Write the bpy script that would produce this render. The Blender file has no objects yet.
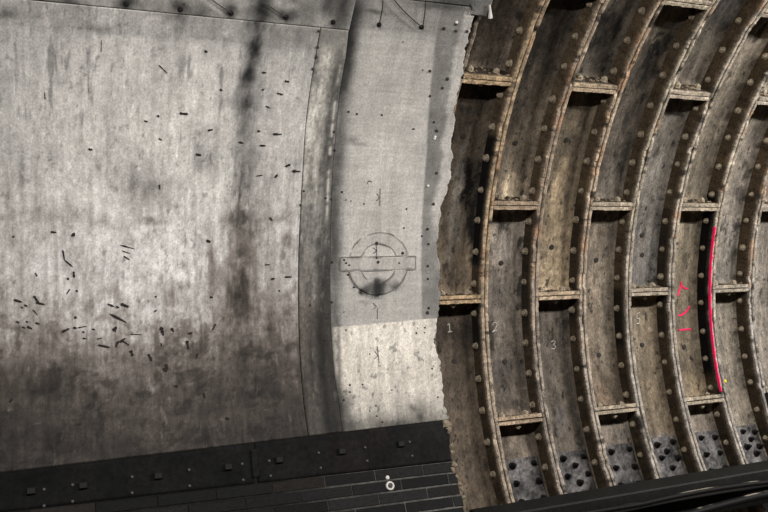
import bpy, bmesh, math, random
import numpy as np
from mathutils import Matrix, Vector

random.seed(7)
D = bpy.data
COL = bpy.context.scene.collection
scene = bpy.context.scene

# ------------------------------------------------------------------ tunnel numbers (metres)
# tunnel axis runs along Y, Z is up, the wall we look at is on the -X side
R = 3.28            # radius at the inner edge of the iron flanges
W = 0.5081          # ring width
DEP = 0.20          # depth of the flanges
SEG = 0.56567       # angle of one segment
A_ODD, A_EVEN = 0.795, 0.5497     # joint angles, alternate rings
RP = R - 0.035      # face of the lining boards in front of the flanges
E = 0.92            # rough light level: photograph tone -> surface reflectance
E_IRON = 0.70       # the same for the iron rings
E_LIP = 0.78
CAM = Vector((0.84741 * R, -1.03866 * R, 0.1865 * R))
YAW, PITCH, FPX = 1.183672, -0.042664, 804.19


def basis():
    cy, sy = math.cos(YAW), math.sin(YAW)
    f = Vector((-sy * math.cos(PITCH), cy * math.cos(PITCH), math.sin(PITCH)))
    r = Vector((cy, sy, 0))
    return r, r.cross(f), f


CR, CU, CF = basis()


def at(x, y, r=RP):
    """point of the cylinder of radius r seen at photograph pixel x, y -> (Y, theta)"""
    d = CF + (x - 384) / FPX * CR - (y - 256) / FPX * CU
    a = d.x * d.x + d.z * d.z
    b = d.x * CAM.x + d.z * CAM.z
    c = CAM.x ** 2 + CAM.z ** 2 - r * r
    t = (-b + math.sqrt(b * b - a * c)) / a
    p = CAM + t * d
    return p.y, math.atan2(p.z, -p.x)


def P(Y, th, r):
    return (-r * math.cos(th), Y, r * math.sin(th))


def lin(c):
    return tuple((v / 255 / 12.92 if v / 255 <= 0.04045 else ((v / 255 + 0.055) / 1.055) ** 2.4) for v in c)


def nlin(a):
    a = np.clip(a, 0, 255) / 255
    return np.where(a <= 0.04045, a / 12.92, ((a + 0.055) / 1.055) ** 2.4)


# ------------------------------------------------------------------ noise
def _h(ix, iy, seed):
    n = (ix.astype(np.int64) * 374761393 + iy.astype(np.int64) * 668265263 + seed * 974711) & 0x7fffffff
    n = ((n ^ (n >> 13)) * 1274126177) & 0x7fffffff
    n = (n ^ (n >> 16)) & 0xffffff
    return n / float(0xffffff)


def vn(x, y, seed=0):
    x = np.asarray(x, float) + 1000.37
    y = np.asarray(y, float) + 1000.71
    ix, iy = np.floor(x), np.floor(y)
    fx, fy = x - ix, y - iy
    fx, fy = fx * fx * (3 - 2 * fx), fy * fy * (3 - 2 * fy)
    a, b = _h(ix, iy, seed), _h(ix + 1, iy, seed)
    c, d = _h(ix, iy + 1, seed), _h(ix + 1, iy + 1, seed)
    return (a + (b - a) * fx) * (1 - fy) + (c + (d - c) * fx) * fy


def fbm(x, y, seed=0, o=4):
    s, amp, tot = 0, 1.0, 0
    for k in range(o):
        s = s + amp * vn(np.asarray(x) * 2 ** k, np.asarray(y) * 2 ** k, seed + 17 * k)
        tot += amp
        amp *= 0.62
    return s / tot - 0.5          # about -0.5 .. 0.5


def sstep(a, b, x):
    t = np.clip((x - a) / (b - a), 0, 1)
    return t * t * (3 - 2 * t)


# ------------------------------------------------------------------ materials
def material(name, rough=0.8, col=None, metal=0.0, var=0.25, scale=(40, 40), bump=0.15, streak=None, spec=0.3, bscale=60):
    m = D.materials.new(name)
    m.use_nodes = True
    nt = m.node_tree
    N, L = nt.nodes, nt.links
    bs = N['Principled BSDF']
    bs.inputs['Roughness'].default_value = rough
    bs.inputs['Metallic'].default_value = metal
    bs.inputs['Specular IOR Level'].default_value = spec
    tc = N.new('ShaderNodeTexCoord')
    if col is None:
        ca = N.new('ShaderNodeAttribute')
        ca.attribute_name = 'col'
        src = ca.outputs['Color']
        vec = N.new('ShaderNodeAttribute')
        vec.attribute_name = 'wallpos'
        vec = vec.outputs['Vector']
    else:
        rg = N.new('ShaderNodeRGB')
        rg.outputs[0].default_value = (*col, 1)
        src = rg.outputs[0]
        vec = tc.outputs['Object']
    mp = N.new('ShaderNodeMapping')
    mp.inputs['Scale'].default_value = (scale[0], scale[1], scale[0])
    L.new(vec, mp.inputs['Vector'])
    n1 = N.new('ShaderNodeTexNoise')
    n1.inputs['Scale'].default_value = 1.0
    n1.inputs['Detail'].default_value = 5
    n1.inputs['Roughness'].default_value = 0.7
    L.new(mp.outputs[0], n1.inputs['Vector'])
    mr = N.new('ShaderNodeMapRange')
    mr.inputs['From Min'].default_value = 0.34
    mr.inputs['From Max'].default_value = 0.66
    mr.inputs['To Min'].default_value = 1 - var
    mr.inputs['To Max'].default_value = 1 + var
    L.new(n1.outputs['Fac'], mr.inputs['Value'])
    mul = N.new('ShaderNodeVectorMath')
    mul.operation = 'SCALE'
    L.new(src, mul.inputs[0])
    L.new(mr.outputs[0], mul.inputs['Scale'])
    out = mul.outputs[0]
    if streak:
        mp2 = N.new('ShaderNodeMapping')
        mp2.inputs['Scale'].default_value = (streak[0], streak[1], streak[0])
        L.new(vec, mp2.inputs['Vector'])
        n2 = N.new('ShaderNodeTexNoise')
        n2.inputs['Scale'].default_value = 1.0
        n2.inputs['Detail'].default_value = 3
        L.new(mp2.outputs[0], n2.inputs['Vector'])
        mr2 = N.new('ShaderNodeMapRange')
        mr2.inputs['From Min'].default_value = 0.3
        mr2.inputs['From Max'].default_value = 0.7
        mr2.inputs['To Min'].default_value = 1 - streak[2]
        mr2.inputs['To Max'].default_value = 1 + streak[2]
        L.new(n2.outputs['Fac'], mr2.inputs['Value'])
        m2 = N.new('ShaderNodeVectorMath')
        m2.operation = 'SCALE'
        L.new(out, m2.inputs[0])
        L.new(mr2.outputs[0], m2.inputs['Scale'])
        out = m2.outputs[0]
    L.new(out, bs.inputs['Base Color'])
    if bump:
        nb = N.new('ShaderNodeTexNoise')
        nb.inputs['Scale'].default_value = bscale
        nb.inputs['Detail'].default_value = 6
        nb.inputs['Roughness'].default_value = 0.65
        L.new(vec, nb.inputs['Vector'])
        bp = N.new('ShaderNodeBump')
        bp.inputs['Strength'].default_value = bump
        bp.inputs['Distance'].default_value = 0.02
        L.new(nb.outputs['Fac'], bp.inputs['Height'])
        L.new(bp.outputs[0], bs.inputs['Normal'])
    return m


M_BOARD = material('painted_plaster', 0.75, var=0.24, scale=(85, 62), bump=0.12, streak=(95, 12, 0.06))
M_IRON = material('rusty_iron_skin', 0.85, var=0.36, scale=(80, 45), bump=0.6, streak=(100, 8, 0.16), bscale=50)
M_RIB = material('rusty_iron_flange', 0.9, var=0.6, scale=(75, 45), bump=0.55, bscale=70, spec=0.2)
M_NUT = material('dusty_iron_nut', 0.7, col=lin((152, 139, 119)), var=0.5, scale=(60, 60), bump=0.4)
M_STUD = material('black_iron_stud', 0.75, col=lin((27, 25, 25)), var=0.3, scale=(60, 60), bump=0.3, spec=.15)
M_PLATE = material('grey_bolted_plate', 0.8, var=0.3, scale=(60, 60), bump=0.6)
M_DARK = material('black_chip', 0.9, col=lin((38, 32, 30)), var=0.3, bump=0)
M_HOLE = material('dark_fixing', 0.7, col=lin((52, 47, 44)), var=0.3, bump=0)
M_PALE = material('pale_fixing', 0.6, col=lin((215, 210, 202)), var=0.1, bump=0)
M_PEN = material('black_pen', 0.8, col=lin((62, 58, 56)), var=0.3, bump=0)
M_OUT = material('grimy_outline', 0.9, col=lin((112, 108, 101)), var=0.5, bump=0)
M_CHALK = material('white_chalk', 0.9, col=lin((205, 200, 190)), var=0.3, bump=0)
M_PINK = material('pink_paint', 0.5, col=(0.95, 0.012, 0.12), var=0.08, bump=0)
M_YELLOW = material('yellow_paint', 0.5, col=(0.75, 0.62, 0.0), var=0.08, bump=0)
M_BLACKP = material('black_painted_board', 0.75, var=0.35, scale=(25, 25), bump=0.2, spec=.08)
M_BRICK = material('black_glazed_brick', 0.6, var=0.35, scale=(30, 60), bump=0.15, spec=.1)
M_BLOCK = material('black_block', 0.7, col=lin((17, 16, 16)), var=0.2, bump=0.2)
M_CABLE = material('black_cable', 0.6, var=0.3, scale=(30, 30), bump=0.1, spec=.12)
M_MORTAR = material('pale_mortar', 0.9, col=lin((135, 122, 104)), var=0.3, scale=(60, 60), bump=0.8)
M_FLAKE = material('rust_flake', 0.9, col=lin((120, 105, 86)), var=0.5, scale=(40, 40), bump=0.4)
M_FLOOR = material('dark_ballast', 0.95, col=lin((52, 46, 41)), var=0.5, scale=(25, 25), bump=1.0, bscale=25)
M_WIRE = material('black_wire', 0.7, col=lin((50, 47, 45)), var=0.2, bump=0)


# ------------------------------------------------------------------ object helpers
def link(name, me, mat, parent=None, kind=None):
    o = D.objects.new(name, me)
    COL.objects.link(o)
    if mat and not me.materials:
        me.materials.append(mat)
    if parent is not None:
        o.parent = parent
    if kind:
        o['kind'] = kind
    return o


def root(name, label, cat, loc=(0, 0, 0), group=None):
    o = D.objects.new(name, None)
    COL.objects.link(o)
    o.location = loc
    o.empty_display_size = 0.1
    tag(o, label, cat, group)
    return o


def tag(o, label, cat, group=None):
    o['label'] = label
    o['category'] = cat
    if group:
        o['group'] = group


def mesh(name, verts, faces, col=None, wp=None, smooth=False):
    me = D.meshes.new(name)
    me.from_pydata([tuple(map(float, v)) for v in verts], [], faces)
    if col is not None:
        a = me.attributes.new('col', 'FLOAT_COLOR', 'POINT')
        c = np.ones((len(verts), 4), np.float32)
        c[:, :3] = col
        a.data.foreach_set('color', c.ravel())
    if wp is not None:
        a = me.attributes.new('wallpos', 'FLOAT_VECTOR', 'POINT')
        a.data.foreach_set('vector', np.asarray(wp, np.float32).ravel())
    if smooth:
        me.polygons.foreach_set('use_smooth', [True] * len(me.polygons))
    me.update()
    return me


def sheet(name, Yg, Tg, Rg, colf, mat, parent, thick, smooth=True, kind=None, origin=(0, 0, 0)):
    """curved board: grids of Y, theta, radius; given real thickness away from the axis"""
    n, m = Yg.shape
    X = -Rg * np.cos(Tg)
    Z = Rg * np.sin(Tg)
    V = np.stack([X, Yg, Z], -1).reshape(-1, 3) - np.array(origin)
    S = Tg * R
    wp = np.stack([Yg, S, Rg], -1).reshape(-1, 3)
    idx = np.arange(n * m).reshape(n, m)
    f = np.stack([idx[:-1, :-1], idx[:-1, 1:], idx[1:, 1:], idx[1:, :-1]], -1).reshape(-1, 4)
    me = mesh(name, V, f.tolist(), colf(Yg.ravel(), S.ravel()), wp, smooth)
    # make the face look towards the tunnel axis
    nrm = me.polygons[len(me.polygons) // 2].normal
    c = me.polygons[len(me.polygons) // 2].center + Vector(origin)
    if nrm.dot(Vector((-c.x, 0, -c.z))) < 0:
        me.flip_normals()
    o = link(name, me, mat, parent, kind)
    md = o.modifiers.new('thickness', 'SOLIDIFY')
    md.thickness = thick
    md.offset = -1
    return o


def tube_mesh(name, pts, rad, sides=6, col=None):
    pts = [Vector(p) for p in pts]
    vs, fs = [], []
    n = len(pts)
    up = Vector((0.3, 0.2, 0.93))
    for i, p in enumerate(pts):
        d = (pts[min(i + 1, n - 1)] - pts[max(i - 1, 0)]).normalized()
        a = d.cross(up)
        if a.length < 1e-3:
            a = d.cross(Vector((1, 0, 0)))
        a.normalize()
        b = d.cross(a)
        rr = rad[i] if isinstance(rad, (list, tuple)) else rad
        for k in range(sides):
            t = 2 * math.pi * k / sides
            vs.append(p + rr * (math.cos(t) * a + math.sin(t) * b))
    for i in range(n - 1):
        for k in range(sides):
            k2 = (k + 1) % sides
            fs.append([i * sides + k, i * sides + k2, (i + 1) * sides + k2, (i + 1) * sides + k])
    fs.append(list(range(sides))[::-1])
    fs.append([(n - 1) * sides + k for k in range(sides)])
    return vs, fs


def merge(lst):
    V, F = [], []
    for v, f in lst:
        b = len(V)
        V += [tuple(p) for p in v]
        F += [[i + b for i in q] for q in f]
    return V, F


def lathe(profile, seg=16):
    """profile of (radius, height) about +Z"""
    vs, fs = [], []
    for (r, z) in profile:
        for k in range(seg):
            t = 2 * math.pi * k / seg
            vs.append((r * math.cos(t), r * math.sin(t), z))
    for i in range(len(profile) - 1):
        for k in range(seg):
            k2 = (k + 1) % seg
            fs.append([i * seg + k, i * seg + k2, (i + 1) * seg + k2, (i + 1) * seg + k])
    fs.append(list(range(seg))[::-1])
    fs.append([(len(profile) - 1) * seg + k for k in range(seg)])
    return vs, fs


def frame(loc, normal, spin=0.0, scale=1.0):
    q = Vector(normal).to_track_quat('Z', 'Y')
    return Matrix.Translation(loc) @ q.to_matrix().to_4x4() @ Matrix.Rotation(spin, 4, 'Z') @ Matrix.Scale(scale, 4)


def put(name, me, loc, normal, parent, spin=0.0, scale=1.0, origin=(0, 0, 0)):
    o = D.objects.new(name, me)
    COL.objects.link(o)
    o.parent = parent
    o.matrix_local = frame(Vector(loc) - Vector(origin), normal, spin, scale)
    return o


def nin(th):            # normal of the wall, towards the axis
    return (math.cos(th), 0, -math.sin(th))


# shared small meshes -------------------------------------------------
def bolt_mesh():
    parts = [lathe([(0.031, -0.004), (0.031, 0.004), (0.027, 0.007)], 18),
             lathe([(0.026, 0.006), (0.027, 0.008), (0.027, 0.024), (0.022, 0.030)], 6),
             lathe([(0.0135, 0.028), (0.0135, 0.034), (0.010, 0.038)], 12)]
    v, f = merge(parts)
    me = mesh('bolt', v, f)
    me.materials.append(M_NUT)
    return me


def stud_mesh():
    v, f = merge([lathe([(0.033, 0), (0.030, 0.012), (0.020, 0.02)], 14), lathe([(0.02, 0.018), (0.021, 0.04), (0.017, 0.048)], 6),
                  lathe([(0.010, 0.045), (0.010, 0.062)], 10)])
    me = mesh('stud', v, f)
    me.materials.append(M_STUD)
    return me


def dome_mesh(name, mat, r=0.012, h=0.008, seg=10):
    v, f = lathe([(r, -0.003), (r, h * 0.3), (r * 0.75, h * 0.8), (r * 0.3, h)], seg)
    me = mesh(name, v, f, smooth=False)
    me.materials.append(mat)
    return me


def plug_mesh():
    v, f = merge([lathe([(0.030, -0.004), (0.030, 0.005), (0.022, 0.007)], 16), lathe([(0.016, 0.004), (0.016, 0.009)], 12)])
    me = mesh('grout_plug', v, f)
    me.materials.append(M_HOLE)
    return me


ME_BOLT, ME_STUD, ME_PLUG = bolt_mesh(), stud_mesh(), plug_mesh()
ME_DOT = dome_mesh('screw', M_HOLE)
ME_PDOT = dome_mesh('pale_screw', M_PALE)
ME_ANCH = mesh('anchor_bolt', *merge([lathe([(0.03, -0.003), (0.03, 0.006), (0.022, 0.010)], 12), lathe([(0.012, 0.008), (0.012, 0.045)], 8)]))
ME_ANCH.materials.append(M_STUD)

# ================================================================== IRON RINGS
# tone (photograph sRGB) of each segment's skin at its top and bottom
# key: ring, index (odd: 0 = above .795, 1, 2, 3 ; even: 0 = above .5497, 1, 2)
SEGS = {
    (0, 0): ((66, 57, 46), (84, 74, 62), 'dark sooty iron segment beside the top corner of the roundel board'),
    (0, 1): ((58, 49, 37), (112, 97, 76), 'iron segment with a black peak-shaped shadow put into its colour, level with the roundel'),
    (0, 2): ((76, 64, 52), (98, 84, 66), 'iron segment chalked with the number 1'),
    (1, 0): ((60, 54, 46), (60, 54, 46), 'sliver of iron segment above the black slot next to the lining top corner'),
    (1, 1): ((66, 58, 46), (108, 96, 78), 'iron segment with a pale square patch near its foot, above the one chalked 2'),
    (1, 2): ((120, 112, 100), (92, 83, 72), 'grey iron segment chalked with the number 2'),
    (1, 3): ((92, 80, 66), (84, 74, 62), 'lowest iron segment below the one chalked 2, grey plate bolted on'),
    (2, 0): ((84, 80, 72), (92, 84, 72), 'mottled grey iron segment above the tan streaked one'),
    (2, 1): ((98, 87, 68), (150, 130, 98), 'iron segment with a long tan streak, above the one chalked 3'),
    (2, 2): ((84, 76, 66), (96, 86, 74), 'iron segment chalked with the number 3'),
    (3, 0): ((76, 70, 62), (76, 70, 62), 'top iron segment above the black-spotted one, two ribs right of the lining corner'),
    (3, 1): ((96, 86, 70), (92, 86, 76), 'iron segment with black mould spots down its skin'),
    (3, 2): ((118, 108, 92), (112, 96, 76), 'smooth grey-tan iron segment between the ones chalked 3 and 5'),
    (3, 3): ((108, 98, 84), (94, 86, 76), 'lowest iron segment under the smooth grey-tan one, grey plate bolted on'),
    (4, 0): ((104, 98, 86), (112, 104, 90), 'pale grey iron segment at the top, above the bluish-grey one'),
    (4, 1): ((112, 106, 94), (100, 98, 94), 'bluish-grey iron segment directly above the one chalked 5'),
    (4, 2): ((122, 108, 84), (118, 102, 78), 'flaking tan iron segment chalked with the number 5'),
    (5, 0): ((66, 62, 58), (74, 70, 66), 'top iron segment with a loose grey pipe end, above the pale one'),
    (5, 1): ((128, 119, 102), (110, 100, 82), 'pale iron segment above the one with pink paint marks'),
    (5, 2): ((112, 102, 82), (112, 98, 74), 'iron segment with three pink paint strokes and a pink line on its rib'),
    (5, 3): ((108, 98, 84), (104, 96, 86), 'lowest iron segment under the pink-marked one, grey plate bolted on'),
    (6, 0): ((118, 110, 96), (118, 110, 96), 'iron segment in the top right corner of the rings'),
    (6, 1): ((126, 116, 100), (104, 100, 92), 'grey iron segment with black flaking streaks, right of the pale one'),
    (6, 2): ((112, 104, 90), (118, 108, 92), 'iron segment with a small yellow paint dot beside the pink line'),
    (7, 1): ((112, 104, 92), (104, 98, 88), 'rightmost iron segment, upper one, only its left edge in view'),
    (7, 2): ((112, 106, 96), (116, 108, 96), 'rightmost iron segment, lower one, only its left edge in view'),
}

# stains on the iron and one painted shadow: pixel centre, size in metres (along Y, along the arc), tone, strength
IRON_STAINS_SHADE = [
    (486, 150, .05, .12, (16, 13, 11), 1), (483, 175, .09, .16, (16, 13, 11), 1), (480, 210, .11, .24, (16, 14, 11), 1), (480, 250, .07, .24, (22, 18, 14), .95), (468, 172, .07, .10, (16, 13, 11), 1), (467, 195, .08, .14, (16, 13, 11), 1), (470, 222, .07, .2, (18, 15, 12), 1), (485, 330, .08, .2, (40, 33, 25), .8),  # the black peak is a cast shadow put into the skin colour
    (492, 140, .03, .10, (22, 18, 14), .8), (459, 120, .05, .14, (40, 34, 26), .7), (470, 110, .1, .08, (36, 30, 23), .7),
    (457, 195, .045, .5, (104, 100, 92), .85), (452, 240, .04, .3, (92, 86, 76), .7),
    (466, 255, .05, .2, (124, 108, 84), .6), (462, 290, .16, .03, (140, 118, 92), .5),
    (514, 187, .12, .10, (172, 154, 122), .95), (517, 176, .1, .02, (150, 135, 105), .5),
    (522, 60, .12, .3, (38, 34, 29), .75), (545, 35, .1, .2, (48, 43, 36), .6), (512, 120, .06, .15, (48, 42, 34), .5),
    (559, 196, .085, .36, (176, 152, 112), .9), (555, 262, .085, .28, (166, 146, 108), .85), (567, 142, .05, .06, (70, 62, 48), .5),
    (600, 32, .16, .18, (36, 33, 29), .85), (612, 26, .1, .12, (30, 27, 24), .8), (590, 60, .1, .1, (96, 92, 84), .5),
    (657, 48, .09, .14, (26, 25, 23), .92), (646, 68, .1, .12, (34, 32, 28), .8), (638, 80, .08, .1, (42, 38, 32), .7),
    (627, 128, .05, .26, (40, 38, 34), .55), (622, 160, .05, .14, (46, 43, 38), .5), (650, 38, .14, .03, (128, 114, 92), .7),
    (612, 240, .09, .05, (120, 112, 100), .5), (604, 285, .06, .34, (140, 130, 108), .7), (604, 350, .06, .25, (134, 124, 104), .6), (604, 395, .1, .08, (138, 112, 84), .55),
    (500, 250, .11, .16, (150, 140, 128), .7), (497, 300, .09, .12, (74, 68, 66), .5), (512, 320, .08, .3, (128, 118, 104), .4),
    (500, 370, .1, .1, (80, 74, 72), .5), (510, 408, .14, .05, (60, 56, 52), .5), (515, 415, .16, .03, (130, 108, 88), .5),
    (556, 345, .1, .04, (58, 54, 50), .6), (556, 380, .1, .12, (120, 108, 92), .4), (560, 420, .08, .12, (84, 82, 84), .5),
    (652, 262, .08, .3, (112, 110, 106), .5), (642, 350, .05, .1, (150, 132, 104), .5), (660, 365, .05, .12, (150, 136, 108), .5),
    (700, 240, .1, .08, (92, 86, 60), .5), (697, 385, .1, .1, (128, 108, 74), .6), (700, 345, .06, .2, (116, 110, 92), .5),
    (745, 168, .04, .12, (40, 39, 36), .6), (741, 195, .06, .08, (60, 58, 54), .6), (733, 240, .05, .2, (118, 116, 110), .4),
    (735, 30, .2, .16, (48, 45, 42), .7), (720, 28, .1, .08, (78, 70, 58), .5), (735, 9, .3, .2, (78, 77, 78), .5),
    (742, 350, .07, .2, (112, 108, 100), .5), (748, 385, .05, .12, (74, 64, 50), .6),
    (462, 395, .1, .3, (112, 98, 78), .5), (468, 460, .1, .22, (104, 90, 70), .5), (490, 470, .03, .3, (60, 50, 38), .7),
    (452, 335, .1, .06, (58, 49, 40), .6), (470, 335, .08, .14, (50, 42, 33), .7), (475, 30, .1, .25, (46, 39, 32), .6),
    (665, 437, .15, .05, (104, 104, 108), .6), (627, 434, .15, .05, (100, 98, 94), .6), (520, 447, .15, .05, (124, 114, 98), .5),
    (718, 410, .12, .05, (128, 122, 110), .5),
]
_st = []
for (x, y, ry, rs, c, k) in IRON_STAINS_SHADE:
    Y, t = at(x, y, R + DEP)
    _st.append((Y, t * R, ry, rs, np.array(c, float), k))


def iron_col(key):
    top, bot = np.array(SEGS[key][0], float), np.array(SEGS[key][1], float)
    k, i = key
    t1 = (A_ODD if k % 2 else A_EVEN) - (i - 1) * SEG
    s1, s0 = t1 * R, (t1 - SEG) * R
    sd = k * 31 + i * 7

    def f(Y, S):
        u = np.clip((s1 - S) / (s1 - s0), 0, 1)[:, None]
        c = top * (1 - u) + bot * u
        wx, wy = fbm(Y * 10, S * 7, 5, 5) * .17, fbm(Y * 9, S * 7, 6, 5) * .2
        flk = (.45 + .55 * sstep(-.10, .06, fbm(Y * 36, S * 17, 7, 4)))[:, None]
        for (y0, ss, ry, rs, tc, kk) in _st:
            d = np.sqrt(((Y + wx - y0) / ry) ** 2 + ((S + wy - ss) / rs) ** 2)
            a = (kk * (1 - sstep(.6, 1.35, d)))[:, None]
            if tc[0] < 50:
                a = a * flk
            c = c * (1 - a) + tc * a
        # water runs, blotches of rust, soot and pale dust
        run = fbm(Y * 26, S * 2.2, sd + 3, 4)[:, None]
        blot = fbm(Y * 7, S * 5, sd + 11, 5)[:, None]
        fine = fbm(Y * 34, S * 26, sd + 19, 4)[:, None]
        c = c * .62 + .38 * c.mean(1, keepdims=True)
        big = fbm(Y * 3.2, S * 2.4, sd + 15, 4)[:, None]
        c = c * (1 + .6 * run + .55 * blot + .5 * fine + .55 * big)
        soot = sstep(.10, .22, fbm(Y * 12, S * 6, sd + 29, 5))[:, None]
        c = c * (1 - .5 * soot * sstep(-.02, .14, big))
        rust = sstep(.16, .30, fbm(Y * 14, S * 9, sd + 37, 5))[:, None]
        c = c * (1 - .35 * rust) + .35 * rust * np.array((96, 78, 62))
        pit = sstep(.22, .30, fbm(Y * 30, S * 22, sd + 47, 3))[:, None]
        c = c * (1 - .6 * pit)
        # dust and flakes lying on the ledge above the bottom flange
        led = (np.exp(-(S - s0) / .05) * (.6 + fbm(Y * 30, S * 30, sd + 41, 3)))[:, None].clip(0, 1)
        c = c * (1 - .35 * led) + .35 * led * np.array((128, 116, 98))
        return nlin(c * np.array((1.01, .982, .962))) / E_IRON
    return f


RIBTONE = {0: (150, 130, 102), 1: (142, 126, 106), 2: (150, 134, 112), 3: (144, 134, 116), 4: (142, 132, 116), 5: (140, 130, 113), 6: (132, 124, 110), 7: (128, 120, 108), -1: (112, 102, 88)}


def rib_col(S, depth, edge_seed, base, soot=()):
    """lip: worn pale tan with orange rust; faces: dark brown"""
    n1 = fbm(S * 14, depth * 30 + edge_seed, 51 + edge_seed, 4)[:, None]
    n2 = fbm(S * 5, depth * 10, 67 + edge_seed, 4)[:, None]
    n3 = fbm(S * 40, depth * 40, 83 + edge_seed, 3)[:, None]
    lip = np.array(base, float) * (1 + .9 * n1 + .4 * n3)
    up = sstep(-.9, .8, S)[:, None]
    org = sstep(.06, .22, n2) * (.15 + .4 * up)
    lip = lip * (1 - org) + org * np.array((158, 116, 82))
    blk = sstep(.12, .24, fbm(S * 9, depth * 5, 99 + edge_seed, 4))[:, None]
    lip = lip * (1 - .6 * blk)
    lip = lip * (.55 + .3 * up) + lip.mean(1, keepdims=True) * (.45 - .3 * up)
    face = np.array((60, 51, 39), float) * (1 + .8 * n1 + .4 * n3) * (1.0 + .25 * up)  # brown darkened so the colour carries the shade of the unlit faces
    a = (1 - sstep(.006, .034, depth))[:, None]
    shadek = np.ones((len(S), 1))
    for (sa, sb, kk) in soot:  # each arc span paints shade onto the face, no real deposit
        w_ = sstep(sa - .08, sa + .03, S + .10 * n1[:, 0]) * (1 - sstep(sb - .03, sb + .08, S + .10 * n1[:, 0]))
        shadek = shadek * (1 - kk * w_[:, None])
    return nlin((lip * a + face * (1 - a) * shadek) * np.array((.98, .968, .975))) / E_LIP


def _arc(x, y):
    return at(x, y, R + .1)[1] * R


# shade put into the face colour of some flanges (bottom arc, top arc, strength)
FACE_SHADE = {0: [(_arc(480, 262), _arc(486, 138), .85), (_arc(480, 345), _arc(480, 300), .6)], 1: [(_arc(528, 330), _arc(528, 235), .35)], 3: [(_arc(620, 345), _arc(620, 290), .6)],
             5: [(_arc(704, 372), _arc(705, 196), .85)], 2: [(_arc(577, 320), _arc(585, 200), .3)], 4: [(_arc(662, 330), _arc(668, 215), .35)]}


def rib(name, y0, y1, t0, t1, parent, seed, base, mate, ringno):
    """flange running round the tunnel: worn inner edge, full depth to the skin"""
    n = max(8, int((t1 - t0) * R / 0.016))
    T = np.linspace(t0, t1, n)
    S = T * R
    j = lambda q, a: a * 2.2 * fbm(S * 9, np.full(n, q * 7.3 + seed), 3 + seed, 5)
    chip = .016 * sstep(.08, .26, fbm(S * 8, np.full(n, seed * 3.1), 77 + seed, 4))
    mL, mR = (0., 1.) if mate < 0 else (1., 0.)      # the mating face stays true
    prof = [(y0, DEP + .02, 0, 0), (y0, .07, 0, 0), (y0 - .004 * mL, .022, 1, .005 * mL), (y0 - .002 * mL + .006, .001, 2, .006), ((y0 + y1) / 2, -.002, 5, .007),
            (y1 - .006 + .002 * mR, .001, 3, .006), (y1 + .004 * mR, .022, 4, .005 * mR), (y1, .07, 0, 0), (y1, DEP + .02, 0, 0)]
    V, C, WP = [], [], []
    for (y, d, q, a) in prof:
        yy = np.full(n, y) + (j(q, a) if a else 0)
        dd = np.full(n, d) + (j(q + 20, a) + chip if a else 0)
        rr = R + dd
        V.append(np.stack([-rr * np.cos(T), yy, rr * np.sin(T)], -1))
        C.append(rib_col(S, np.full(n, d if d > 0 else .0), seed, base, FACE_SHADE.get(ringno, ()) if mate > 0 else ()))
        WP.append(np.stack([yy + seed * .7, S, rr + yy], -1))
    m = len(prof)
    V = np.stack(V, 1).reshape(-1, 3)
    C = np.stack(C, 1).reshape(-1, 3)
    WP = np.stack(WP, 1).reshape(-1, 3)
    F = []
    for i in range(n - 1):
        for q in range(m):
            q2 = (q + 1) % m
            F.append([i * m + q, i * m + q2, (i + 1) * m + q2, (i + 1) * m + q])
    F.append(list(range(m))[::-1])
    F.append([(n - 1) * m + q for q in range(m)])
    me = mesh(name, V - np.array(parent.location), F, C, WP)
    return link(name, me, M_RIB, parent)


def cross(name, y0, y1, t, th, sgn, parent, seed, base):
    """flange across the ring at angle t, thickness th on the side sgn"""
    n = max(6, int((y1 - y0) / .016))
    Yv = np.linspace(y0, y1, n)
    j = lambda q, a: a * 2 * fbm(Yv * 24, np.full(n, q * 5.1 + seed), 9 + seed, 4)
    a0, a1 = sorted((t, t + sgn * th / R))
    e = .005 / R
    k0, k1 = (0, 1) if sgn > 0 else (1, 0)      # only the free face is worn
    prof = [(a0, DEP + .02, 0), (a0, .05, 0), (a0, .012, .004 * k0), (a0 + e, .003, .006), (a1 - e, .003, .006), (a1, .012, .004 * k1), (a1, .05, 0), (a1, DEP + .02, 0)]
    V, C, WP = [], [], []
    for q, (a, d, am) in enumerate(prof):
        aa = np.full(n, a) + (j(q, am) / R if am else 0)
        rr = R + d + (j(q + 11, am) if am else 0)
        rr = np.broadcast_to(rr, (n,))
        V.append(np.stack([-rr * np.cos(aa), Yv, rr * np.sin(aa)], -1))
        dd = np.full(n, d)
        n1 = fbm(Yv * 25, np.full(n, q * .9 + seed), 31 + seed, 4)[:, None]
        lip = np.array(base, float) * (1 + .9 * n1)
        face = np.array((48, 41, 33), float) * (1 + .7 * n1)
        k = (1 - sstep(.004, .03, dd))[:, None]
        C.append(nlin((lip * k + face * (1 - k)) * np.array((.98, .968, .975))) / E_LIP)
        WP.append(np.stack([Yv, aa * R + seed, rr], -1))
    m = len(prof)
    V, C, WP = (np.stack(q, 1).reshape(-1, 3) for q in (V, C, WP))
    F = []
    for i in range(n - 1):
        for q in range(m):
            q2 = (q + 1) % m
            F.append([i * m + q, i * m + q2, (i + 1) * m + q2, (i + 1) * m + q])
    F.append(list(range(m))[::-1])
    F.append([(n - 1) * m + q for q in range(m)])
    me = mesh(name, V - np.array(parent.location), F, C, WP)
    return link(name, me, M_RIB, parent)


FT = 0.036          # thickness of one flange
SEGROOT = {}


def t_range(k, i):
    t1 = (A_ODD if k % 2 else A_EVEN) - (i - 1) * SEG
    return t1 - SEG, t1


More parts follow.
